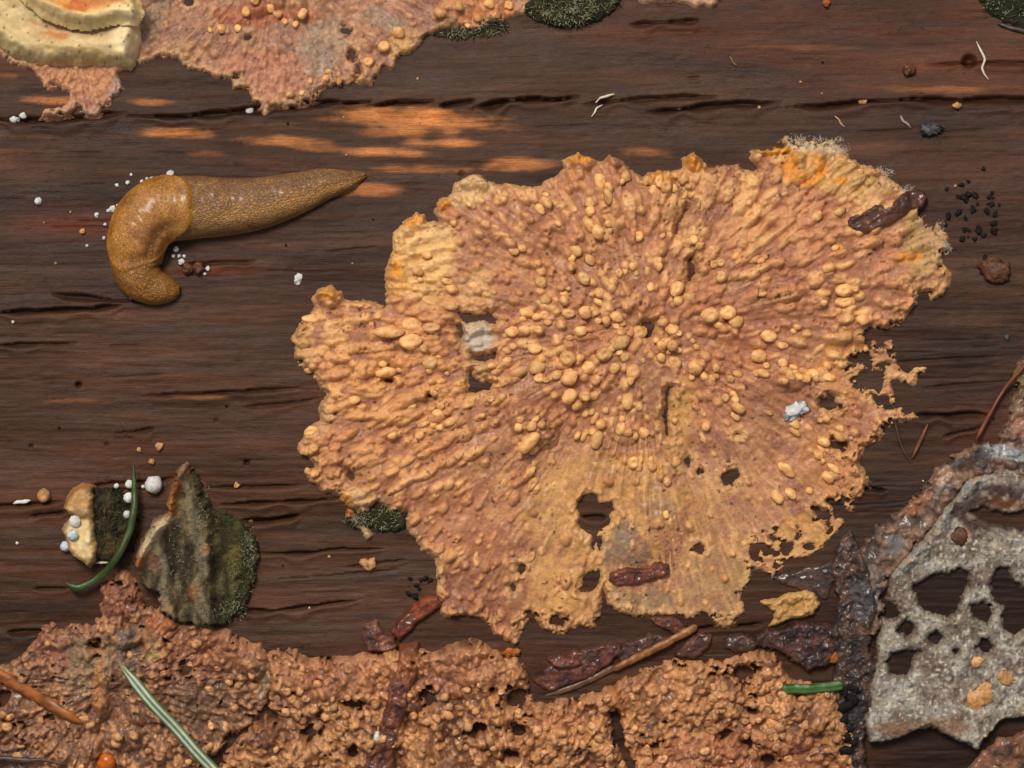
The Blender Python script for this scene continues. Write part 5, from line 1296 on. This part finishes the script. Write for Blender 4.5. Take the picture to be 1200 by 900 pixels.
strand('pale_hair', [(15, 590), (21, 588), (28, 588), (36, 586)], 2.6, M['white'], WH, 'white sliver beside the small orange cup', 'hair', 'pale hairs on the wood', None, .7, 1, 30, 8, (.3, .3), .2)
strand('pale_hair', [(1055, 135), (1058, 142), (1063, 145), (1067, 150)], 1.6, M['needle'], two(S(110, 98, 92), S(150, 140, 134), 8, 836), 'small grey flake standing beside the slate grain', 'hair', 'pale hairs on the wood', None, .7, 1, 30, 8)

# ------------------------------------------------------------------ the slug
SP = [(429, 205, 2.5, 3), (418, 208, 7.5, 8), (406, 212, 12.5, 13), (378, 217, 19, 19), (348, 227, 24.5, 24), (304, 239, 30, 30), (262, 243, 34, 35), (222, 244, 37, 40), (192, 248, 37.5, 43), (172, 263, 36, 44),
      (162, 285, 33.5, 42), (160, 308, 31, 38), (166, 326, 27, 33), (180, 336, 22, 27), (194, 339, 17, 22), (204, 340, 12, 16), (211, 340, 5, 8)]
SP = np.array(SP, float)
def catmull(P, n):
    out = []
    Q = np.vstack([2 * P[0] - P[1], P, 2 * P[-1] - P[-2]])
    for i in range(1, len(Q) - 2):
        t = np.linspace(0, 1, n, endpoint=(i == len(Q) - 3))[:, None]
        a, b, c, d = Q[i - 1], Q[i], Q[i + 1], Q[i + 2]
        out.append(.5 * ((2 * b) + (c - a) * t + (2 * a - 5 * b + 4 * c - d) * t ** 2 + (3 * b - a - 3 * c + d) * t ** 3))
    return np.vstack(out)
SL = catmull(SP, 14)
for _ in range(4):
    SL[1:-1] = .25 * SL[:-2] + .5 * SL[1:-1] + .25 * SL[2:]
def slug_pt(i, a, off=0.0):
    """point on the slug's skin: fractional spine index array i, angle a (0 = right flank .. pi = left flank)"""
    k = np.arange(len(SL))
    u = np.interp(i, k, SL[:, 0]); v = np.interp(i, k, SL[:, 1]); w = np.interp(i, k, SL[:, 2]); hh = np.interp(i, k, SL[:, 3])
    du = np.interp(i, k, np.gradient(SL[:, 0])); dv = np.interp(i, k, np.gradient(SL[:, 1])); L = np.hypot(du, dv) + 1e-9
    ca, sa = np.cos(a), np.sin(a)
    lat = w * np.sign(ca) * np.abs(ca) ** .85 + off * ca
    keel = np.exp(-((a - np.pi / 2) / .22) ** 2) * 2.2 * (1 - np.clip(i / 110, 0, 1))
    up = np.where(sa >= 0, np.abs(sa) ** .82 * hh + keel + off * np.clip(sa, 0, 1), sa * 3.0)
    return u - dv / L * lat, v + du / L * lat, wood_low(u, v) + 2.2 + up
n_i, n_a = len(SL) * 2, 72
I_ = np.linspace(0, len(SL) - 1, n_i); A_ = np.linspace(0, 2 * np.pi, n_a, endpoint=False)
II, AA = np.meshgrid(I_, A_, indexing='ij')
UU, VV, HH = slug_pt(II, AA)
arc = np.interp(I_, np.arange(len(SL)), np.r_[0, np.cumsum(np.hypot(np.diff(SL[:, 0]), np.diff(SL[:, 1])))])
W_ = np.interp(I_, np.arange(len(SL)), SL[:, 2])
# flesh folds: gentle swellings along the body
HH = HH + np.where(np.sin(AA) > 0.1, 1.2 * fbm(arc[:, None] / 9, AA * W_[:, None] / 9, 850, 3), 0)
idx = np.arange(n_i * n_a).reshape(n_i, n_a)
q = np.stack([idx[:-1], np.roll(idx[:-1], -1, 1), np.roll(idx[1:], -1, 1), idx[1:]], -1).reshape(-1, 4)
sn = np.sin(AA); tt = I_[:, None] / I_[-1]
C = np.empty(AA.shape + (3,)); C[:] = S(134, 96, 54)
def mx(w, c):
    global C
    w = np.clip(w, 0, 1)[..., None]; C = C * (1 - w) + np.asarray(c) * w
nn = fbm(arc[:, None] / 14, AA * 3, 860, 3)
mx(sstep(0, .5, nn) * .6, S(176, 128, 70)); mx(sstep(0, .5, -nn) * .5, S(118, 82, 42))
mx(np.exp(-((AA - 1.95) / .28) ** 2) * (1 - sstep(.3, .55, tt)) * .6, S(190, 138, 66))
mx(np.exp(-((AA - 1.1) / .4) ** 2) * (1 - sstep(.2, .5, tt)) * .45, S(112, 76, 36))
mx(sstep(.55, .75, tt) * .75, S(156, 104, 34))
mx((1 - sstep(.05, .3, sn)) * (sn > -.5) * .8, S(186, 146, 88))
mx((1 - sstep(.0, .35, sn)) * sstep(.5, .6, tt) * .9, S(196, 148, 26))
flow = np.stack([np.repeat(arc[:, None], n_a, 1), (AA - np.pi / 2) * W_[:, None] * 1.15], -1).reshape(-1, 2)
slug = add('slug', mesh_from('slug', pos(UU, VV, HH).reshape(-1, 3), q, C.reshape(-1, 3), flow), M['slug'])
tag(slug, 'olive brown slug curled at the head, crawling on the bare wood below the pink crust', 'slug')
# mantle: the smooth saddle over the fore body
def spine_index(u, v): return int(np.argmin((SL[:, 0] - u) ** 2 + (SL[:, 1] - v) ** 2))
i0, i1 = spine_index(212, 245) - 4, spine_index(162, 320)
mi, mj = 110, 60
S_ = np.linspace(-1, 1, mi)[:, None]; T_ = np.linspace(-1, 1, mj)[None]
edge = (1 - np.abs(S_) ** np.where(S_ < 0, 3.2, 2.0) - np.abs(T_) ** 4)
IA = i0 + (S_ + 1) / 2 * (i1 - i0) - 3.5 * (1 - np.abs(T_) ** 2) * (S_ < 0) * np.abs(S_)
AAm = np.pi / 2 + T_ * 1.32 + 0 * S_
off = -3.0 + np.where(S_ < .3, 6.2, 6.2 - 3.2 * sstep(.3, .9, S_)) * sstep(-.1, .28, edge) + 1.4 * np.exp(-((edge - .22) / .16) ** 2)
U2, V2, H2 = slug_pt(np.clip(IA + 0 * T_, 0, len(SL) - 1), AAm, off)
Wm = np.interp(IA, np.arange(len(SL)), SL[:, 2]); arcm = np.interp(IA, np.arange(len(SL)), np.r_[0, np.cumsum(np.hypot(np.diff(SL[:, 0]), np.diff(SL[:, 1])))])
H2 = H2 + 1.0 * fbm(arcm / 8, T_ * 4, 870, 3)
# shallow groove along the inner side of the mantle
H2 -= 4.0 * np.exp(-((T_ - .42) / .13) ** 2) * sstep(-.9, -.4, S_) * (1 - sstep(.5, .95, S_))
C = np.empty(U2.shape + (3,)); C[:] = S(170, 112, 36)
nn = fbm(arcm / 12, T_ * 4 + 7, 874, 3)
mx(sstep(0, .5, nn) * .7, S(190, 136, 62)); mx(sstep(0, .5, -nn) * .6, S(128, 82, 28))
mx(np.exp(-((T_ - .42) / .2) ** 2) * sstep(-.95, -.5, S_) * (1 - sstep(.5, .95, S_)) * .7, S(112, 70, 28))  # groove darkened in colour too: shade beside the mantle's ridge painted in
mx((1 - sstep(.0, .3, edge)) * (T_ > .1) * .9, S(206, 160, 24)); mx((1 - sstep(.0, .25, edge)) * (T_ <= .1) * .6, S(172, 120, 44))
idx = np.arange(mi * mj).reshape(mi, mj)
q = np.stack([idx[:-1, :-1], idx[:-1, 1:], idx[1:, 1:], idx[1:, :-1]], -1).reshape(-1, 4)
mant = add('mantle', mesh_from('mantle', pos(U2, V2, H2).reshape(-1, 3), q, C.reshape(-1, 3), np.stack([arcm + 0 * T_, (AAm - np.pi / 2) * Wm * 1.15], -1).reshape(-1, 2)), M['mantle'], slug)
mant['label'] = 'smooth orange brown mantle with a yellow edge'

# ------------------------------------------------------------------ little things lying about
def small(name, mat, u, v, r, label, cat, group, meshes=None, el=1.0, ang=None, sink=.3, tall=1.0):
    return tag(lump(name, meshes or GRAIN, M[mat], u, v, r, None, el, ang, sink, None, tall), label, cat, group)
for (x, y, r) in [(200, 205, 4.2), (179, 211, 3.2), (137, 217, 2.2), (150, 214, 2.2), (166, 213, 2.2), (154, 205, 1.6), (172, 209, 1.6)]:
    small('white_granule', 'white', x, y, r, "white granule along the upper side of the slug's back", 'granule', 'white granules round the slug')
for (x, y, r) in [(132, 245, 3.6), (141, 243, 4.2), (113, 252, 2.4), (123, 263, 1.8), (122, 279, 1.8), (102, 288, 1.6), (127, 247, 2)]:
    small('white_granule', 'white', x, y, r, "white granule on the wood outside the slug's bend", 'granule', 'white granules round the slug')
for (x, y, r) in [(206, 292, 3.2), (213, 307, 3.6), (243, 315, 2.6), (210, 300, 2), (216, 300, 1.8), (240, 321, 1.8), (203, 300, 2)]:
    small('white_granule', 'white', x, y, r, "white granule in the hollow of the slug's curled neck", 'granule', 'white granules round the slug')
small('white_granule', 'white', 45, 236, 3.8, 'lone round white granule left of the slug on bare wood', 'granule', 'white granules')
small('white_granule', 'white', 17, 138, 5.6, 'larger of two white balls in the long crack under the cream bracket', 'granule', 'white granules')
small('white_granule', 'white', 27, 136, 3.8, 'smaller of two white balls in the long crack under the cream bracket', 'granule', 'white granules')
small('white_granule', 'white', 349, 327, 4.2, 'lone white crumb between the slug and the orange knob of the big crust', 'granule', 'white granules', None, 1.3)
small('pale_grain', 'white', 292, 128, 4.2, 'pale grain in the crack under the tip of the pink crust', 'granule', 'white granules')
small('pellet', 'rust', 220, 315, 6.0, 'dull reddish pellet nearer the slug of a pair', 'pellet', 'pellets by the slug')
small('pellet', 'rust', 233, 315, 6.6, 'brighter rust pellet farther from the slug of a pair', 'pellet', 'pellets by the slug')
small('pellet', 'tan', 97, 271, 3.2, 'tiny tan pellet on the wood outside the slug bend', 'pellet', 'pellets by the slug')
small('white_ball', 'white', 181, 567, 10.5, 'largest white slime mould ball, beside the torn brown rim', 'slime mould', 'slime mould balls', BALL, 1.0, None, .1)
for (x, y, r) in [(152, 567, 5.2), (152, 582, 6.2), (151, 601, 4.8), (137, 569, 3.2), (168, 570, 2.2)]:
    small('white_ball', 'white', x, y, r, 'white slime mould ball along the curved green needle', 'slime mould', 'slime mould balls', BALL, 1.0, None, 0)
small('white_ball', 'white', 91, 608, 7.0, 'white slime mould ball in the notch of the cream pore face', 'slime mould', 'slime mould balls', BALL, 1.0, None, .2)
small('white_ball', 'bluewhite', 89, 623, 6.4, 'bluish slime mould ball on the cream pore face', 'slime mould', 'slime mould balls', BALL, 1.0, None, .3)
small('white_ball', 'bluewhite', 78, 639, 6.4, 'bluish slime mould ball on wood at the edge of the cream pore face', 'slime mould', 'slime mould balls', BALL, 1.0, None, .1)
small('orange_cup', 'tan', 52, 580, 7.5, 'small orange cup on the wood left of the cream pore face', 'pellet', 'crumbs on the wood', LUMP[9:], 1.1, None, .3)
small('crumb', 'tan', 178, 541, 3.4, 'round tan grain above the curved green needle', 'crumb', 'crumbs on the wood')
small('crumb', 'tan', 187, 523, 4.2, 'dull tan crumb above the round tan grain', 'crumb', 'crumbs on the wood')
small('crumb', 'tan', 163, 527, 2.4, 'tiny tan crumb left of the dull tan crumb', 'crumb', 'crumbs on the wood')
small('crumb', 'tan', 277, 568, 3.2, 'tan grain in a crack right of the brown rim tip', 'crumb', 'crumbs on the wood')
small('crumb', 'tan', 293, 611, 2.6, 'tan speck in the crack at the mossy bracket edge', 'crumb', 'crumbs on the wood')
small('crumb', 'tan', 430, 661, 7.0, 'toothed tan crumb on bare wood under the green moss tuft', 'crumb', 'crumbs on the wood', None, 1.3, 0)
small('crumb', 'rust', 1065, 82, 7.0, 'rust brown round crumb left of the knot hole', 'crumb', 'crumbs on the wood')
small('crumb', 'tan', 1013, 116, 5.4, 'pale tan round grain sitting in the long crack', 'crumb', 'crumbs on the wood')
small('crumb', 'tan', 1121, 125, 3.6, 'tan chip just below the long crack near the knot hole', 'crumb', 'crumbs on the wood', None, 1.4)
small('crumb', 'slate', 1091, 152, 8, 'slate grey grain on bare wood above the reddish bark flake', 'crumb', 'crumbs on the wood', FLAKE, 1.4, 0)
small('bark_lump', 'rust', 1165, 316, 13, 'dark reddish lump alone on the wood right of the big crust', 'bark', 'crumbs on the wood', None, 1.15, .2, .3, .7)
small('crumb', 'amber', 968, 3, 4.5, 'orange crumb on the reddish wood above the long crack', 'crumb', 'crumbs on the wood', None, 1.3)
small('orange_ball', 'orange', 126, 892, 11.5, 'shiny orange ball half buried in the ragged crust', 'ball', None, LUMP[:9], 1.0, None, .5)
small('crumb', 'amber', 410, 602, 5, 'orange crumb on the green moss under the big crust', 'crumb', 'crumbs on the wood')
small('crumb', 'amber', 598, 764, 5.5, 'flat orange chip at the rim of the granular crust', 'crumb', 'crumbs on the wood', FLAKE, 1.8, 0)
small('crumb', 'amber', 975, 768, 6, 'orange chip beside the dark crumbling bark', 'crumb', 'crumbs on the wood', FLAKE, 1.5, 1)
small('crumb', 'white', 443, 856, 4, 'white speck against the knobbly brown strip', 'crumb', 'crumbs on the wood', None, 1.6, 1.5)
wf = tag(lump('white_flake', FLAKE, M['white'], 932, 481, 8, None, 1.5, -.5, .2), 'white flake lying on the right half of the big crust', 'flake')
small('crumb', 'slate', 1180, 395, 3.2, 'grey glinting crumb on dark wood above the thin straight stalk', 'crumb', 'crumbs on the wood')
for k in range(42):
    x, y = random.gauss(1135, 20), random.gauss(252, 20)
    if x < 1104: continue
    small('black_grain', 'black', x, y, random.uniform(1.4, 3.4), 'black grain scattered on the wood right of the reddish bark flake', 'grain', 'black grains', CHIP, random.uniform(1, 1.8))
for k in range(9):
    small('black_grain', 'black', random.gauss(491, 9), random.gauss(690, 8), random.uniform(1.6, 3.2), 'black grain on the wood above the bright rust flake', 'grain', 'black grains above rust flake', CHIP, random.uniform(1, 1.8))
for k in range(12):
    small('black_grain', 'black', random.uniform(985, 1006), random.uniform(800, 880), random.uniform(2.5, 6), 'black crumb against the dark wet bark sliver', 'grain', 'black crumbs by the sliver', CHIP, random.uniform(1, 1.8))
for k in range(60):
    x, y = random.uniform(10, 1190), random.uniform(30, 740)
    if float(top(x, y)) > 7 or poly_sdf(BIG, np.array([[x]]), np.array([[y]]))[0, 0] > -8: continue
    small('dust_speck', random.choice(['white', 'tan', 'tan', 'black']), x, y, random.uniform(.9, 1.7), 'fine dust speck loose on the bare wood', 'speck', 'dust specks on the wood')
